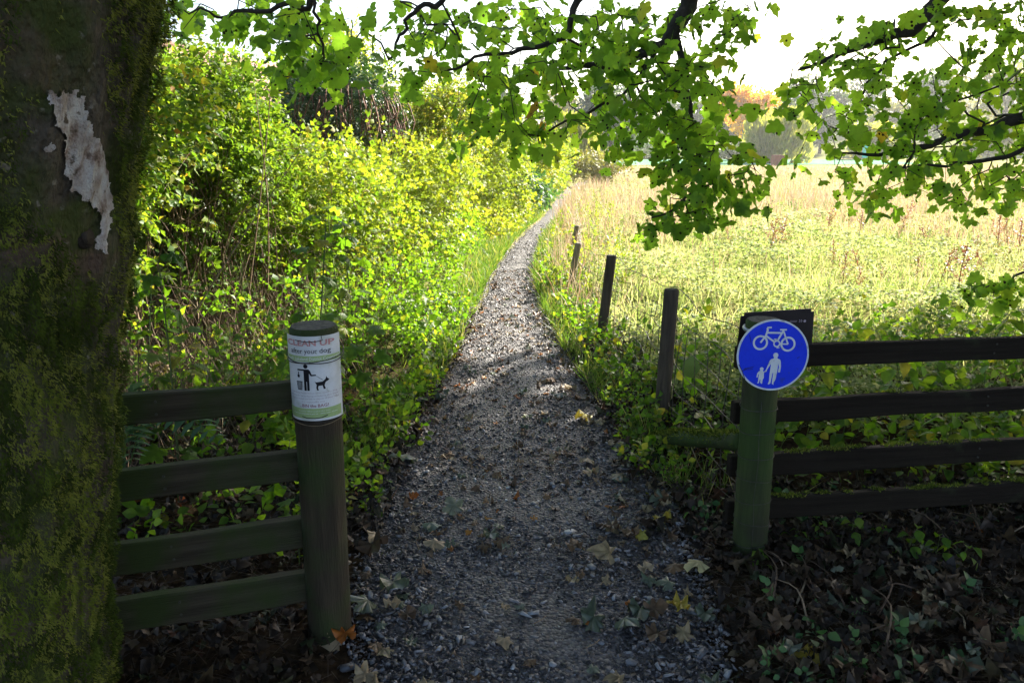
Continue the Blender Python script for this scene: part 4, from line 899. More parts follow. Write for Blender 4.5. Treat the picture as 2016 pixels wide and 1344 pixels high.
me = bpy.data.meshes.new('wall'); me.from_pydata([tuple(map(float, v)) for v in Vw], [], [(0, 1, 5, 4), (1, 2, 6, 9, 5), (2, 3, 7, 6), (3, 0, 4, 8, 7)]); obj('wall', me, M['render_wall'], hs)
up_ = np.array([0, 0, .08])
roof = obj('roof', np_mesh('roof', [r0, r1, eR1, eR0, eL1, eL0, r0 - up_, r1 - up_, eR1 - up_, eR0 - up_, eL1 - up_, eL0 - up_], [(0, 3, 2, 1), (0, 1, 4, 5), (6, 7, 8, 9), (6, 11, 10, 7), (3, 9, 8, 2), (5, 4, 10, 11)]), M['roof'], hs)
tile = box_mesh('tile', .36, .40, .03, 0); tile.materials.append(M['roof'])
sl = unit(eo); Ls = np.linalg.norm(eo); nt_ = int(np.linalg.norm(r1 - r0) / .37); rows = 12
nrm = unit(np.cross(sl, dr)); nrm = nrm if nrm[2] > 0 else -nrm
for j in range(rows):
    for i in range(nt_):
        p = r0 + dr * (.19 + i * .37) + sl * (.15 + j * (Ls - .1) / rows) + nrm * .03
        o = bpy.data.objects.new('tile', tile); COL.objects.link(o); o.parent = roof
        tl = unit(sl - nrm * -.09); n2 = np.cross(dr, tl); n2 = n2 if n2[2] > 0 else -n2
        m4 = Matrix(((dr[0], tl[0], n2[0], p[0]), (dr[1], tl[1], n2[1], p[1]), (dr[2], tl[2], n2[2], p[2]), (0, 0, 0, 1))); o.matrix_basis = m4
obj('ridge', np_mesh('ridge', *tube([r0 + [0, 0, .03], r1 + [0, 0, .03]], .09, 8)), M['roof'], hs)

# ------------------------------------------------------------------ far trees and things
def far_tree(name, label, x, y, h, wd, n, size, mat, group=None, cat='tree', low=.25, z0=0.0, nl=9, fan=False):
    t = thing(name, label, cat, (x, y, z0), group)
    lobes = [(x, y, z0 + h * (.5 + low / 2), wd * .36, wd * .36, h * (.5 - low / 2) * .92)]
    for k in range(nl):
        a = rng.random() * 6.28; q_ = rng.uniform(.2, .34) * wd; hz = rng.uniform(low + .1, .8) * h; s = rng.uniform(.14, .24) * wd
        lobes.append((x + q_ * math.cos(a), y + q_ * math.sin(a), z0 + hz, s, s, min(s * 1.1, h - hz)))
    P = lobe_points(lobes, n, .5, x); nn = len(P)
    g = np.array([mnoise.noise(Vector(p) * (5 / wd)) for p in P]); P = P[g > -.35]; nn = len(P)
    o = unit(P - np.array([x, y, z0 + h * .45]))
    if fan: ax = np.array([0, 0, 1.0]) + o * .55 + rng.normal(0, .18, (nn, 3)); tm = LEAFN
    else: ax = o * .5 + rng.normal(0, .8, (nn, 3)); tm = LEAF2
    stuff(obj('crown', np_mesh('crown', *scat(tm, P, frames(ax, o + rng.normal(0, .6, (nn, 3))), rng.uniform(*size, nn))), mat, t))
    tr = [tube(spline([(x, y, z0 - .3), (x + .01 * h, y, z0 + h * .35), (x, y, z0 + h * .8)], 8), np.linspace(.028 * h, .008 * h, 8), 7)]
    for k in range(6):
        a = k * 1.05 + x; tr.append(tube(spline([(x, y, z0 + h * (.25 + .06 * k)), (x + .13 * wd * math.cos(a), y + .13 * wd * math.sin(a), z0 + h * (.42 + .05 * k)), (x + .3 * wd * math.cos(a), y + .3 * wd * math.sin(a), z0 + h * (.5 + .06 * k))], 6), np.linspace(.012 * h, .003 * h, 6), 5))
    obj('trunk', np_mesh('trunk', *join(tr)), M['bark_dark'], t)
    return t
far_tree('willow_bush', 'bright yellow-green willow bush between path end and dark tree', 4.6, 52, 3.6, 3.4, 5000, (.25, .5), M['willow'], low=.08, fan=True, cat='bush')
far_tree('grey_willow', 'dark bluish-green tree above the path end', 8.4, 66, 7.6, 6.6, 6500, (.25, .45), M['blue_leaf'], low=.15)
far_tree('willow_bush', 'large pale yellow-green willow bush beside the brown box', 26.5, 78, 5.2, 8.6, 9000, (.35, .75), M['willow'], low=.05, fan=True, cat='bush')
far_tree('autumn_tree', 'golden yellow autumn tree behind the large willow bush', 29.0, 96, 9.4, 8.5, 7000, (.3, .55), M['yellow_leaf'], low=.25)
GT = 'hazy trees across the meadow'
FT = [(40, 112, 9, 8, 'far_leaf', 'hazy grey-green tree just right of the golden tree'), (34, 122, 9, 8, 'far_leaf_olive', 'hazy olive tree behind the golden tree'), (48, 120, 10, 9, 'far_leaf', 'hazy dark tree, second right of the golden tree'), (57, 116, 8, 9, 'far_leaf_olive', 'hazy olive tree behind the right boughs'), (66, 124, 12, 10, 'far_leaf', 'tall hazy dark tree behind the right boughs'), (76, 120, 14, 12, 'far_leaf_olive', 'tall hazy olive-brown tree near the right edge'), (88, 124, 12, 11, 'far_leaf', 'hazy dark tree at the right edge'), (46, 98, 4.5, 7, 'willow', 'low pale bush under the hazy trees, left one'), (62, 100, 4.5, 7, 'willow', 'low pale bush under the hazy trees, right one'), (16, 112, 8, 9, 'far_leaf', 'hazy green tree behind the mown field, left one'), (25, 116, 9, 9, 'far_leaf', 'hazy green tree behind the mown field, right one'), (7, 104, 9, 9, 'far_leaf_olive', 'hazy olive tree above the path end, far behind'), (55, 150, 12, 12, 'far_leaf', 'hillside tree, leftmost in the hazy back row'), (70, 158, 13, 13, 'far_leaf', 'hillside tree, second in the hazy back row'), (86, 155, 13, 13, 'far_leaf_olive', 'hillside tree, third in the hazy back row'), (103, 160, 13, 13, 'far_leaf', 'hillside tree, rightmost in the hazy back row'), (-2, 90, 8, 8, 'far_leaf', 'hazy tree peeping over the hedge at the path bend'), (-12, 80, 8, 9, 'far_leaf_olive', 'hazy olive tree hidden behind the lit hedge')]
for x, y, h, wd, mt, lb in FT:
    z0 = 17 * min(1, max(0, (y - 105) / 150)) * min(1, max(0, (x - 10) / 60)) - .3
    far_tree('far_tree', lb, x, y, h, wd, 3200, (.45, .85), M[mt], group=GT, low=.12, z0=max(0, z0))
for k, (x, y, wd) in enumerate(((11.5, 101, 6), (19, 103, 7), (31, 104, 8))):
    far_tree('far_bush', ('low dark bush line behind the mown field, left end', 'low dark bush in the middle behind the mown field', 'low dark bush behind the mown field, right end')[k], x, y, 2.2, wd, 1800, (.3, .5), M['far_leaf'], cat='bush', low=.0)
bx = thing('wooden_box', 'small reddish-brown wooden box far across the meadow', 'box', (21.3, 61.5, 0))
def bx_part(nm, c, s): 
    me = box_mesh(nm, *s, .01); me.transform(Matrix.Translation(c)); obj(nm, me, M['box_wood'], bx)
for k in range(4): bx_part('board', (21.3 - .3 + .2 * k, 61.1, .5), (.19, .04, .8))
bx_part('side', (20.92, 61.5, .5), (.04, .76, .8)); bx_part('side', (21.68, 61.5, .5), (.04, .76, .8)); bx_part('lid', (21.3, 61.5, .92), (.86, .86, .04))
tl_ = thing('teal_panel', 'small teal panel on a post seen through the right boughs', 'panel', (34, 74, 0))
me = box_mesh('panel', .55, .04, 1.5, .01); me.transform(Matrix.Translation((34, 74, 1.3))); obj('panel', me, M['teal'], tl_)
me = box_mesh('post', .08, .08, 1.2, .01); me.transform(Matrix.Translation((34, 74.1, .55))); obj('post', me, M['post_wire'], tl_)

# ------------------------------------------------------------------ meadow
def meadow_pts(n, y0, y1, p=1.0, wmax=.8):
    y = y0 * (y1 / y0) ** (rng.random(n) ** p); fxx = np.interp(y, fy, fx) + .12
    fxx = np.where(y > 27, 2.6 + (y - 27) * .12, fxx); x = fxx + rng.random(n) * (y * wmax + 1.0 - fxx)
    return np.stack([x, y, np.zeros(n)], -1)
n = 120000; P = meadow_pts(n, 3.6, 45, .92)
k = fbm(P[:, 0], P[:, 1], .55, 2.0); k2 = fbm(P[:, 0], P[:, 1], 1.8, 5.0); P[:, 2] = np.clip(.09 + .24 * k + .22 * k2 + rng.random(n) * .07, .005, .55) * np.clip(1 - (P[:, 1] - 8) / 60, .5, 1)
s = (.018 + .0024 * P[:, 1]) * rng.uniform(.7, 1.5, n)
mleaf = scat(LEAF2, P, leaf_frames(n, (-35, 40), 40), s, np.clip(rng.random(n) * .5 + .18 + .5 * fbm(P[:, 0], P[:, 1], .45, 6) + .25 * k2 + .12 * (P[:, 1] > 12), 0, .99))
n = 30000; P = meadow_pts(n, 4.2, 40, .8); h = rng.uniform(.08, .26, n) * (1 + .5 * fbm(P[:, 0], P[:, 1], .6, 9))
mgr = scat(BLADE, P, up_frames(n, .38), np.stack([.003 + .0009 * P[:, 1], h, h], -1), np.clip(rng.random(n) * .8 + .1 + .1 * (P[:, 1] > 10), 0, .99))
o = stuff(obj('meadow_plants', np_mesh('meadow_plants', *join([mleaf, mgr])), M['meadow'])); tag(o, 'pale green weeds and grass covering the sunlit meadow', 'weeds')
n = 66000; P = meadow_pts(n, 7.0, 60, .66, .85); k = fbm(P[:, 0], P[:, 1], .22, 12.0) + .5 * fbm(P[:, 0], P[:, 1], .8, 3.0)
dens = np.clip((P[:, 1] - 9) / 17, .02, 1) + k * 1.3 * np.clip((P[:, 1] - 8) / 6, 0, 1); nearfence = np.clip(1.2 - (P[:, 0] - np.interp(P[:, 1], fy, fx)), 0, 1) * .12
P = P[rng.random(n) < dens + nearfence]; n = len(P)
h = rng.uniform(.3, .85, n) * np.clip(1.25 - P[:, 1] / 60, .45, 1) * np.clip(.75 + .4 * fbm(P[:, 0], P[:, 1], .3, 5), .4, 1.2)
o = stuff(obj('straw_grass', np_mesh('straw_grass', *scat(BLADE, P, up_frames(n, .22), np.stack([.0022 + .0007 * P[:, 1], h, h * .8], -1))), M['straw'])); tag(o, 'tall dry straw-coloured grass across the meadow', 'grass')
# strip along the wire fence: dry stems and green tufts
n = 1500; y = 6.0 * (27 / 6.0) ** (rng.random(n) ** .8); x = np.interp(y, fy, fx) + rng.normal(.0, .16, n); x = np.maximum(x, pr_(y) + .03); h = rng.uniform(.12, .5, n) * np.clip(.5 + y / 12, .5, 1.3)
o = stuff(obj('fence_grass', np_mesh('fence_grass', *scat(BLADE, np.stack([x, y, 0 * x], -1), up_frames(n, .3), np.stack([.0024 + .0006 * y, h, h], -1), rng.random(n))), M['straw'])); tag(o, 'dry straw grass growing through the wire fence', 'grass')
# verges
n = 40000; y = 2.9 * (30 / 2.9) ** (rng.random(n) ** .75); side = rng.random(n) < .5; off = rng.exponential(.16, n) * np.clip(.7 + y / 12, .7, 2)
x = np.where(side, pl(y) - .06 - off, pr_(y) + .06 + off); patch = fbm(x, y, 1.8, 4)
kp_ = rng.random(n) < np.clip(.15 + .13 * (y - 3), .1, 1) + patch * .6; x, y = x[kp_], y[kp_]; n = len(x); h = rng.uniform(.05, .19, n)
o = stuff(obj('verge_grass', np_mesh('verge_grass', *scat(BLADE, np.stack([x, y, 0 * x], -1), up_frames(n, .45), np.stack([.0032 + .0007 * y, h, h], -1), rng.random(n) * .85)), M['grass'])); tag(o, 'green grass verges along both edges of the path', 'grass')
# low leafy ground cover in the shade
def cov_geo(tm, P, m_, dip, size, rs, zmax):
    a = m_ // 2; A_ = scat(tm, P[:a], leaf_frames(a, dip, 35), rng.uniform(*size, a), rng.random(a) * rs); b = m_ - a
    k = b // 3; Q_ = P[a:a + k].copy(); Q_[:, 2] *= .75
    B_ = scat_sprigs(Q_, frames(np.stack([rng.normal(0, .6, k), rng.normal(0, .6, k), np.full(k, .7)], -1), rand_dirs(k) * .5 + np.array([0, -.3, .6])), rng.uniform(size[0] * .8, size[1] * .95, k), None, SPRIGW if tm is LEAFW else None); return join([A_, B_])
def cover(n, poly, zmax, size, tm, mat, name, label, dip=(-30, 50), rs=1.0):
    lo = np.min(poly, 0); hi = np.max(poly, 0); P = lo + rng.random((n * 3, 2)) * (hi - lo); P = P[inpoly(P, poly)][:n]
    P = P[rng.random(len(P)) < .5 + 1.1 * fbm(P[:, 0], P[:, 1], 1.5, 7)]; m_ = len(P)
    z = rng.random(m_) ** 1.5 * zmax * np.clip(.7 + .8 * fbm(P[:, 0], P[:, 1], 2, 1), .15, 1.5)
    o = stuff(obj(name, np_mesh(name, *cov_geo(tm, np.column_stack([P, z + .02]), m_, dip, size, rs, zmax)), M[mat])); tag(o, label, 'plants'); return o
cover(5200, [(.98, 2.95), (3.6, 3.3), (4.2, 6.2), (.9, 5.6), (.9, 3.2)], .36, (.03, .075), LEAFW, 'weed_leaf', 'ground_cover', 'leafy green weeds behind the dark right fence')
cover(1100, [(.75, 1.7), (2.6, 2.3), (3.0, 3.0), (.72, 3.2)], .08, (.018, .042), LEAFW, 'nettle_leaf', 'ground_cover', 'scattered low weeds under the right fence rails')
cover(2600, [(-.75, 2.4), (-.6, 4.6), (-.45, 6.5), (-1.5, 6.5), (-2.2, 4.0), (-2.0, 2.4)], .30, (.03, .07), LEAFW, 'weed_leaf', 'ground_cover', 'leafy weeds at the hedge foot behind the notice post')
cover(16000, [(-.62, 5.0), (-.6, 9), (-.4, 12), (-1.6, 12.5), (-1.9, 8), (-1.6, 5.2)], .85, (.03, .06), LEAF4, 'weed_leaf', 'ground_cover', 'sunlit nettles and weeds between hedge and path')
cover(6000, [(-.1, 12), (.7, 17.5), (.1, 18), (-1.4, 12.6)], .55, (.05, .09), LEAF4, 'hedge_leaf_yellow', 'ground_cover', 'pale sunlit weeds below the hedge at the bend')
cover(5000, [(.60, 3.0), (.52, 5.6), (.36, 8), (.3, 10), (.75, 10), (.8, 6), (.95, 3.3)], .28, (.02, .05), LEAFW, 'weed_leaf', 'ground_cover', 'green weeds along the right path edge by the stakes')
cover(4000, [(-.56, 2.9), (-.45, 5.4), (-.4, 7.5), (-.75, 7.5), (-.9, 2.9)], .2, (.02, .05), LEAFW, 'weed_leaf', 'ground_cover', 'small leafy weeds along the left path edge')
cover(2800, [(-1.0, 3.3), (-1.0, 6.0), (-2.2, 6.0), (-2.6, 3.6)], .95, (.03, .07), LEAF4, 'weed_leaf', 'ground_cover', 'tall leafy tangle in front of the shaded hedge')
cover(7000, [(.42, 7.2), (.35, 9.5), (.75, 12.5), (1.4, 17), (2.1, 21), (2.8, 21), (2.0, 15), (1.5, 9), (1.0, 7.2)], .5, (.03, .06), LEAF4, 'hedge_leaf_yellow', 'ground_cover', 'sunlit weeds crowding the far stakes of the wire fence')
# brown stalks standing along the hedge foot
n = 2000; y = rng.uniform(3.2, 7.5, n); x = np.interp(y, [3, 5, 8.5], [-2.0, -1.5, -1.2]) + rng.normal(0, .38, n) - .2; x = np.minimum(x, pl(y) - .25); h = rng.uniform(.25, .95, n)
o = stuff(obj('dry_stalks', np_mesh('dry_stalks', *scat(BLADE, np.stack([x, y, 0 * x], -1), up_frames(n, .5), np.stack([rng.uniform(.003, .006, n), h, h * .9], -1))), M['stem_brown'])); tag(o, 'dry brown stalks standing at the hedge foot', 'stalks')

# docks: red-brown seed stalks, one by one
def dock_proto():
    r = bpy.data.objects.new('dock_plant', None); COL.objects.link(r); st, sd2 = [], []
    local('stem', np_mesh('stem', *tube(spline([(0, 0, 0), (.01, .01, .35), (0, .02, .8)], 7), np.linspace(.006, .002, 7), 4)), M['dock'], r)
    for k in range(7):
        a = k * 2.4; z = .25 + .07 * k; L = .22 - .02 * k; e = np.array([math.cos(a) * L * .6, math.sin(a) * L * .6, z + L]); p0 = np.array([0, .01, z])
        st.append(tube([p0, (p0 + e) / 2 + [math.cos(a) * .02, math.sin(a) * .02, 0], e], [.003, .002, .001], 3, False))
        m_ = 26; t_ = rng.random(m_); sd2.append(p0 + (e - p0) * t_[:, None] + rng.normal(0, .010, (m_, 3)))
    m_ = 50; sd2.append(np.stack([rng.normal(0, .011, m_), .02 + rng.normal(0, .011, m_), rng.uniform(.4, .82, m_)], -1)); P = np.vstack(sd2)
    local('side_stems', np_mesh('side_stems', *join(st)), M['dock'], r)
    stuff(local('seeds', np_mesh('seeds', *scat(LEAF2, P, frames(rand_dirs(len(P)), rand_dirs(len(P))), rng.uniform(.014, .03, len(P)))), M['dock'], r)); return r
dp = dock_proto()
spots = [(1700, 560, 0), (1655, 575, 0), (1690, 600, 0), (1640, 540, 0), (1730, 570, 0), (1790, 520, 1), (1805, 560, 1), (1845, 570, 1), (1860, 540, 1), (1885, 585, 1), (1915, 555, 1), (1920, 510, 2), (1945, 545, 2), (1960, 520, 2), (1985, 500, 2), (2005, 520, 2), (1995, 545, 2), (1510, 520, 3), (1535, 480, 3), (1527, 510, 3), (1625, 490, 4), (1690, 480, 4), (1768, 480, 4), (1830, 490, 4), (1860, 500, 4), (1775, 455, 4), (1430, 530, 3), (1450, 505, 3)]
DL = ['rusty red dock stalk straight above the rectangular sign', 'rusty red dock stalk in the cluster right of the sign', 'rusty red dock stalk near the right edge of the meadow', 'thin red dock stalk left of the blue sign, mid meadow', 'red dock stalk farther back in the meadow']
for i, (u, v, g) in enumerate(spots):
    ang = TILT + math.atan((v - 672) / FPX); yb = EYE / math.tan(ang); yb = min(max(yb, 6.2), 22); p = at(u, v, yb)
    o = dp if i == 0 else copy_tree(dp); o.location = (p[0], p[1], 0); s = random.uniform(.35, .9) * (.9 if yb < 9 else 1.0); q_ = random.uniform(.9, 1.9); o.scale = (s * q_, s * q_, s); o.rotation_euler = (random.gauss(0, .2), random.gauss(0, .2), random.uniform(0, 6.28))
    gi = [q for q, sp_ in enumerate(sorted([t_ for t_ in spots if t_[2] == g])) if sp_ == (u, v, g)][0]
    tag(o, DL[g] + ', ' + ('first', 'second', 'third', 'fourth', 'fifth', 'sixth', 'seventh')[gi] + ' from left', 'dock', 'red dock stalks in the meadow')

def rzone(u, v):
    return (', next to gravel' if u < 1560 else ', left of middle' if u < 1700 else ', right of middle' if u < 1850 else ', by right edge') + (' close under rails' if v < 1130 else ' halfway down' if v < 1230 else ' at bottom of picture')
# broad-leaved saplings and weeds, leaf by leaf
WEED_ME = [np_mesh('leaf', *LEAFW), np_mesh('leaf', *oval8(.33, .16, .35))]
for me in WEED_ME: me.materials.append(M['weed_leaf'])
SAP_ME = [np_mesh('leaf', *maple(.25, 11)), np_mesh('leaf', *maple(.5, 12))]
for me in SAP_ME: me.materials.append(M['weed_leaf'])
def plant_proto(name, h, nleaf, ls, mes, spread):
    r = bpy.data.objects.new(name, None); COL.objects.link(r); st = []
    P0 = spline([(0, 0, 0), (rng.normal(0, .08) * h, rng.normal(0, .08) * h, h * .55), (rng.normal(0, .15) * h, rng.normal(0, .15) * h, h)], 8)
    st.append(tube(P0, np.linspace(.005, .002, 8) * (h / .6) ** .5, 4, False)); info = []
    for k in range(nleaf):
        t = .3 + .7 * (k // 2) / max(1, (nleaf - 1) // 2); c = np.array([np.interp(t, np.linspace(0, 1, 8), P0[:, q_]) for q_ in range(3)])
        a = (k % 2) * math.pi + (k // 2) * 1.57 + rng.normal(0, .3); L = spread * rng.uniform(.6, 1.2) * (1.2 - t * .7); d = np.array([math.cos(a), math.sin(a), .45]); e = c + d * L
        st.append(tube([c, e], [.0022, .0012], 3, False)); info.append((e, a))
    local('stem', np_mesh('stem', *join(st)), M['stem_green'], r)
    for e, a in info:
        o = bpy.data.objects.new('leaf', mes[random.randrange(2)]); COL.objects.link(o); o.parent = r; o.location = e
        s = ls * random.uniform(.7, 1.25); o.scale = (s, s, s); o.rotation_euler = (random.uniform(-.75, -.05), random.gauss(0, .3), a - math.pi / 2)
    return r
protos = {'w': [plant_proto('leafy_weed', .34, 12, .085, WEED_ME, .07), plant_proto('leafy_weed', .22, 8, .075, WEED_ME, .06), plant_proto('leafy_weed', .46, 14, .09, WEED_ME, .08)],
          's': [plant_proto('sycamore_sapling', .95, 16, .082, SAP_ME, .12), plant_proto('sycamore_sapling', .45, 9, .1, SAP_ME, .1)]}
first = {id(p): True for v in protos.values() for p in v}
def place(kind, v, x, y, s, label, cat, group):
    p = protos[kind][v]
    if first[id(p)]: o = p; first[id(p)] = False
    else: o = copy_tree(p)
    o.location = (x, y, 0); o.scale = (s, s, s); o.rotation_euler = (random.gauss(0, .12), random.gauss(0, .12), random.uniform(0, 6.28)); tag(o, label, cat, group)
def gxy(u, v):
    ang = TILT + math.atan((v - 672) / FPX); z = EYE; r = ((u - 1008) / FPX, _c + _s * (672 - v) / FPX, -_s + _c * (672 - v) / FPX); t = -EYE / r[2]; return r[0] * t, r[1] * t
for i in range(40):
    u, v = random.uniform(1530, 2080), random.uniform(700, 985); x, y = gxy(u, v)
    place('w', i % 3, x, max(y, 2.95), random.uniform(.7, 1.15), ('tall', 'small', 'very tall')[i % 3] + ' broad-leaved weed behind right fence, ' + ('level with top gap' if v < 800 else 'level with middle gap' if v < 890 else 'level with lowest gap') + (' near sign post' if u < 1680 else ' in mid fence' if u < 1850 else ' by right edge'), 'weed', 'weeds behind the right fence')
for i in range(9):
    u, v = (1345, 1385, 1430)[i // 3] + random.uniform(-12, 12), random.uniform(760, 960); x, y = gxy(u, v)
    place('w', random.randrange(3), x, y, random.uniform(.5, .9), ('short', 'mid-height', 'tall')[i % 3] + ' green weed among the wires, ' + ('next to first stake', 'midway to sign post', 'against sign post')[i // 3], 'weed', 'weeds by the wire fence')
for i in range(8):
    u, v = 1500 + 55 * i, random.uniform(1040, 1130); x, y = gxy(u, v)
    place('w', 1, x, y, random.uniform(.4, .7), 'small weed in litter below right fence, ' + ('first', 'second', 'third', 'fourth', 'fifth', 'sixth', 'seventh', 'eighth')[i] + ' from sign post', 'weed', 'weeds under the right fence')
for i in range(26):
    y = random.uniform(3.4, 6.5); x = pl(y) - random.uniform(.25, 1.3)
    place('w', i % 3, x, y, random.uniform(.7, 1.25), ('medium', 'small', 'tall')[i % 3] + ' leafy weed ' + ('close to path' if x > pl(y) - .6 else 'back against hedge' if x < pl(y) - 1.0 else 'between path and hedge') + (', just behind notice post' if y < 4.4 else ', beyond notice post' if y < 5.5 else ', where sunlight starts'), 'weed', 'weeds at the hedge foot')
SL = [((-1.62, 3.35), 0, 1.1, 'tallest sycamore sapling with drooping leaves left of the notice post'), ((-1.95, 3.7), 0, .95, 'sycamore sapling close to the mossy trunk'), ((-1.15, 3.6), 1, 1.15, 'sycamore sapling just left of the notice top'), ((-1.45, 2.95), 1, .9, 'low sycamore sapling above the top left rail'), ((-.86, 2.62), 1, .95, 'bright sapling behind the second left rail beside the post'), ((-.80, 2.50), 1, .65, 'small bright sapling behind the third left rail'), ((-1.2, 4.3), 0, 1.2, 'lit sycamore sapling right above the notice post'), ((-1.05, 5.0), 0, 1.1, 'lit sycamore sapling between notice post and path'), ((-1.3, 5.8), 0, 1.15, 'sunlit sycamore sapling in front of the hedge'), ((-.85, 4.4), 1, 1.1, 'low leafy sapling beside the path right of the notice')]
for (x, y), v, s, lb in SL: place('s', v, x, y, s, lb, 'sapling', 'sycamore saplings along the hedge')
# fern by the trunk
fe = thing('fern', 'green fern frond at the foot of the hedge beside the mossy trunk', 'fern', (-1.75, 3.1, 0)); 
for a in (-.2, .5, 1.3, -1.0):
    P0 = spline([(-1.75, 3.1, .1), (-1.75 + .25 * math.cos(a), 3.1 - .1 + .12 * math.sin(a), .5), (-1.75 + .6 * math.cos(a), 3.05 + .3 * math.sin(a) - .2, .42)], 22); prt = [tube(P0, np.linspace(.003, .001, 22), 3, False)]
    bs_, ax_, sz_ = [], [], []
    for k in range(4, 22):
        d = unit(P0[k] - P0[k - 1]); sdv = unit(np.cross(d, [0, 0, 1])); L = .13 * math.sin(math.pi * min(1, (k - 2) / 20)) + .015
        for s in (-1, 1): bs_.append(P0[k]); ax_.append(sdv * s + d * .35 + np.array([0, 0, -.15])); sz_.append(L)
    bs_, ax_, sz_ = map(np.array, (bs_, ax_, sz_)); prt.append(scat(LEAFN, bs_, frames(ax_, np.tile([0, 0, 1.0], (len(bs_), 1))), sz_))
    obj('frond', np_mesh('frond', *join(prt)), M['nettle_leaf'], fe)

# ------------------------------------------------------------------ leaf litter, fallen leaves, twigs
def litter(n, poly, name, label, size=(.022, .06), zr=.045, mat='litter', stalks=2):
    lo = np.min(poly, 0); hi = np.max(poly, 0); P = lo + rng.random((n * 3, 2)) * (hi - lo); P = P[inpoly(P, poly)][:n]; m_ = len(P); prt = []
    for v in range(3):
        Q_ = P[v::3]; k_ = len(Q_); az = rng.random(k_) * 6.28; ax = np.stack([np.cos(az), np.sin(az), rng.normal(0, .3, k_)], -1); up = np.stack([rng.normal(0, .35, k_), rng.normal(0, .35, k_), np.where(rng.random(k_) < .75, 1, -1)], -1)
        prt.append(scat(DEADL[v], np.column_stack([Q_, gz(Q_[:, 0], Q_[:, 1]) + .012 + rng.random(k_) * zr]), frames(ax, up), rng.uniform(*size, k_)))
    m2 = m_ * stalks; P2_ = P[rng.integers(0, m_, m2)] + rng.normal(0, .06, (m2, 2)); az = rng.random(m2) * 6.28
    ax = np.stack([np.cos(az), np.sin(az), rng.normal(0, .18, m2)], -1); L = rng.uniform(.03, .16, m2)
    prt.append(scat(TRI, np.column_stack([P2_, gz(P2_[:, 0], P2_[:, 1]) + .012 + rng.random(m2) * .03]), frames(ax, np.tile([0.1, 0, 1.0], (m2, 1))), np.stack([np.full(m2, .003), L, L], -1), rng.uniform(.3, .8, m2)))
    o = stuff(obj(name, np_mesh(name, *join(prt)), M[mat])); tag(o, label, 'leaf litter')
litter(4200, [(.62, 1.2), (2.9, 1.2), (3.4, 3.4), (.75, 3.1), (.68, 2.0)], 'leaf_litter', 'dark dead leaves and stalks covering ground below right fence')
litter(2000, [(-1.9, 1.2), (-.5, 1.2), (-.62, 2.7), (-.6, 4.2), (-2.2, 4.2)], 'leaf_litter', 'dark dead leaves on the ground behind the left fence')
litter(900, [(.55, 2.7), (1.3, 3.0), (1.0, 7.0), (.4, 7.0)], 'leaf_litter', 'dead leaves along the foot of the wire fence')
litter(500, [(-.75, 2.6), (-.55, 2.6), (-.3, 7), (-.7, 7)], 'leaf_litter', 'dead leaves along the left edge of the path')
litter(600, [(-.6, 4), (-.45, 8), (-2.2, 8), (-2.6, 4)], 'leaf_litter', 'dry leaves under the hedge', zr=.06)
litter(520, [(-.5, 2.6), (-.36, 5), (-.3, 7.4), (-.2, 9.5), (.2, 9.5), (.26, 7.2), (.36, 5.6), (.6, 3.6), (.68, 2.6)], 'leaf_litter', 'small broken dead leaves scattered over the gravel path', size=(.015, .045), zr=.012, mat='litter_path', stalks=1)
DEADM = {}
for mt in ('fallen_brown', 'fallen_tan', 'fallen_orange', 'fallen_yellow', 'fallen_cream', 'fallen_green'):
    DEADM[mt] = []
    for k in range(3):
        me = np_mesh('fallen_leaf', *DEAD[k]); me.materials.append(M[mt]); DEADM[mt].append(me)
def fallen(x, y, s, mt, label, group=None, v=None, tilt=.2, z=None):
    o = bpy.data.objects.new('fallen_leaf', DEADM[mt][random.randrange(3) if v is None else v]); COL.objects.link(o)
    o.location = (x, y, (.028 if z is None else z)); o.scale = (s, s, s); o.rotation_euler = (random.gauss(0, tilt), random.gauss(0, tilt), random.uniform(0, 6.28)); tag(o, label, 'leaf', group); return o
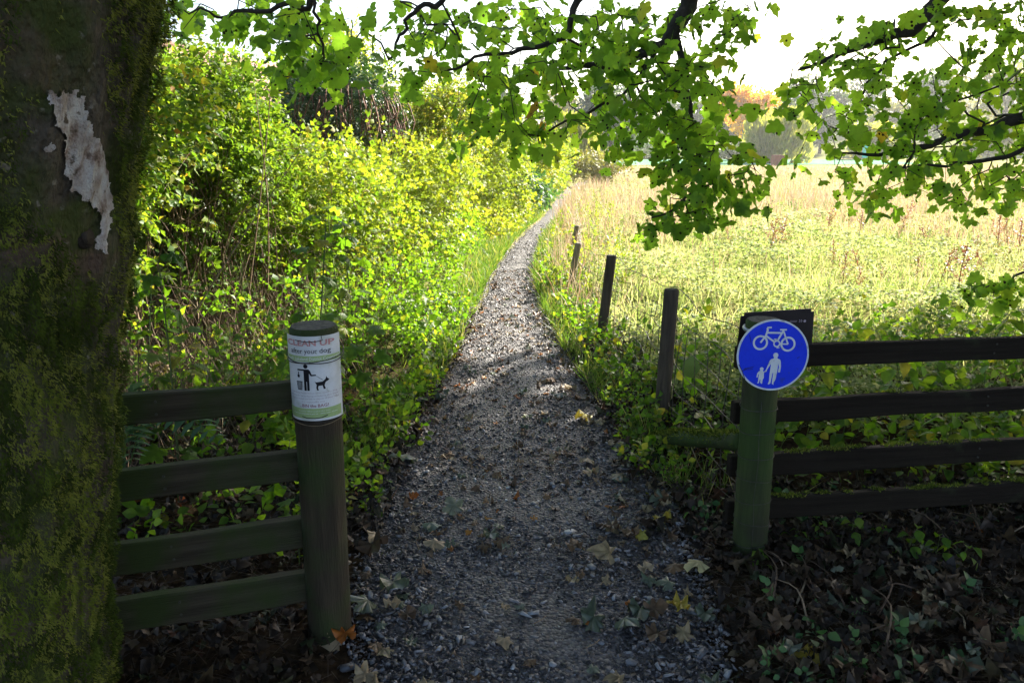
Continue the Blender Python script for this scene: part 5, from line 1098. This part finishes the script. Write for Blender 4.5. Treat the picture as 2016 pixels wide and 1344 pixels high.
named = [((1385, 1128), .085, 'fallen_cream', 'pale cream sycamore leaf at the path edge below the sign post', 2), ((1142, 828), .10, 'fallen_yellow', 'yellow leaf standing up on the right side of the path', 0), ((1150, 1240), .11, 'fallen_green', 'yellow-green leaf on the gravel near the bottom', 0), ((1350, 1215), .075, 'fallen_yellow', 'yellowing leaf at the lower right edge of the gravel', 1), ((650, 1275), .12, 'fallen_tan', 'curled tan leaf leaning against the left post base', 0), ((683, 1265), .07, 'fallen_orange', 'rusty orange leaf at the foot of the left post', 1), ((768, 1170), .10, 'fallen_green', 'crumpled green leaf on gravel right of the left post', 1), ((735, 1215), .10, 'fallen_green', 'grey-green leaf lying beside the left post base', 2), ((900, 1022), .09, 'fallen_green', 'bluish-green leaf in the middle of the path', 2), ((760, 938), .11, 'fallen_brown', 'brown leaf lying against grass on the left verge', 0), ((800, 915), .11, 'fallen_green', 'pale grey-green leaf on the left path edge', 2), ((735, 1092), .11, 'fallen_brown', 'dark brown leaf on the left side of the gravel', 1), ((1305, 990), .11, 'fallen_green', 'large green leaf at the right path edge below the brace', 0), ((1305, 1042), .08, 'fallen_yellow', 'cream-yellow leaf half on the right verge', 1), ((1255, 1067), .05, 'fallen_yellow', 'tiny yellow leaf on the right of the gravel', 2), ((1205, 1112), .09, 'fallen_tan', 'dry tan leaf right of the path middle', 0), ((1750, 1285), .10, 'fallen_green', 'big dark green leaf in the litter at the bottom right', 2), ((1640, 1215), .085, 'fallen_green', 'grey-green leaf in the litter right of the gravel', 0), ((1930, 1175), .09, 'fallen_green', 'pale green leaf in the litter near the right edge', 2), ((1950, 1285), .10, 'fallen_brown', 'large brown leaf in the bottom right corner', 1), ((1905, 1050), .08, 'fallen_orange', 'rust-red leaf below the right fence end', 0), ((1870, 1330), .09, 'fallen_green', 'leaf cut off by the bottom edge on the right', 1), ((1580, 1330), .09, 'fallen_yellow', 'yellow-green leaf at the bottom edge right of the gravel', 2), ((268, 1000), .06, 'fallen_orange', 'orange leaf beyond the second left rail by the trunk', 0), ((360, 1015), .06, 'fallen_orange', 'orange leaf beyond the left rails in the middle', 1), ((705, 988), .035, 'fallen_orange', 'small orange leaf right of the left post', 0)]
for (u, v), s, mt, lb, k in named:
    x, y = gxy(u, v); fallen(x, y, s, mt, lb, v=k, tilt=.35 if 'standing' not in lb and 'leaning' not in lb else .9, z=.04)
GL = {'fallen_brown': ('curled brown leaf on gravel', 'brown leaves on the path'), 'fallen_tan': ('dry tan leaf on gravel', 'tan leaves on the path'), 'fallen_green': ('grey-green leaf on gravel', 'green leaves on the path'), 'fallen_orange': ('small orange leaf on gravel', 'orange leaves on the path')}
def zone(y, t):
    side = 'left side' if t < .33 else 'middle' if t < .67 else 'right side'
    far_ = 'in the near foreground' if y < 1.9 else 'level with the left post' if y < 2.4 else 'level with the sign post' if y < 3.1 else 'level with the first stake' if y < 4.6 else 'level with the second stake' if y < 6.4 else 'beyond the second stake'
    return ', ' + side + ' ' + far_
for i in range(200):
    y = 1.3 * (9 / 1.3) ** random.random(); t = random.betavariate(.6, .6); x = pl(y) + (pr_(y) - pl(y)) * t
    mt = random.choices(list(GL), (5, 4, 3.5, 1))[0]; zl = zone(y, t); fallen(x, y, random.uniform(.04, .085) * (.5 if mt == 'fallen_orange' else 1) * (.75 if .25 < t < .75 else 1), mt, GL[mt][0] + zl, GL[mt][1])
for i in range(34):
    u, v = random.uniform(1500, 2016), random.uniform(1090, 1340); x, y = gxy(u, v); mt = random.choice(['fallen_brown', 'fallen_brown', 'fallen_green', 'fallen_tan'])
    fallen(x, y, random.uniform(.035, .075), mt, {'fallen_brown': 'brown leaf in the dark litter below the right fence', 'fallen_green': 'greenish leaf in the dark litter below the right fence', 'fallen_tan': 'tan leaf in the dark litter below the right fence'}[mt].replace(' the dark', '').replace('below the', 'below') + rzone(u, v), 'leaves in the right litter', z=.06)
for i in range(18):
    u, v = random.uniform(1420, 2000), random.uniform(1030, 1330); x, y = gxy(u, v); a = random.uniform(0, 3.14); L = random.uniform(.15, .45)
    P0 = spline([(x, y, .05), (x + L * .5 * math.cos(a), y + L * .5 * math.sin(a), .06 + random.random() * .04), (x + L * math.cos(a + .2), y + L * math.sin(a + .2), .05)], 7)
    o = obj('fallen_twig', np_mesh('fallen_twig', *tube(P0, np.linspace(.004, .0015, 7), 4)), M['stem_brown']); tag(o, ('short', 'long')[L > .3] + ' dry twig in litter below right fence' + rzone(u, v), 'twig', 'twigs in the right litter')
for i in range(14):
    y = random.uniform(1.4, 4); x = random.uniform(pl(y), pr_(y)); a = random.uniform(0, 3.14); L = random.uniform(.05, .12)
    o = obj('fallen_twig', np_mesh('fallen_twig', *tube([(x, y, .026), (x + L * .5 * math.cos(a), y + L * .5 * math.sin(a), .032), (x + L * math.cos(a + .3), y + L * math.sin(a + .3), .026)], [.0025, .002, .0015], 4)), M['stem_brown']); tag(o, 'short pale leaf stalk on gravel' + zone(y, (x - pl(y)) / (pr_(y) - pl(y))), 'twig', 'stalks on the path')

# ------------------------------------------------------------------ morning haze in the air
me = box_mesh('haze', 820, 1020, 36, 0); me.transform(Matrix.Translation((0, 300, 17)))
m, N, L = newmat('haze_air'); pv = N.new('ShaderNodeVolumePrincipled'); pv.inputs['Color'].default_value = (.96, .97, 1, 1)
pv.inputs['Density'].default_value = .0005; pv.inputs['Anisotropy'].default_value = .35
on = N.new('ShaderNodeOutputMaterial'); L.new(pv.outputs[0], on.inputs['Volume'])
hz_ = stuff(obj('haze', me, m)); tag(hz_, 'pale sunlit haze over the meadow and far trees', 'haze')
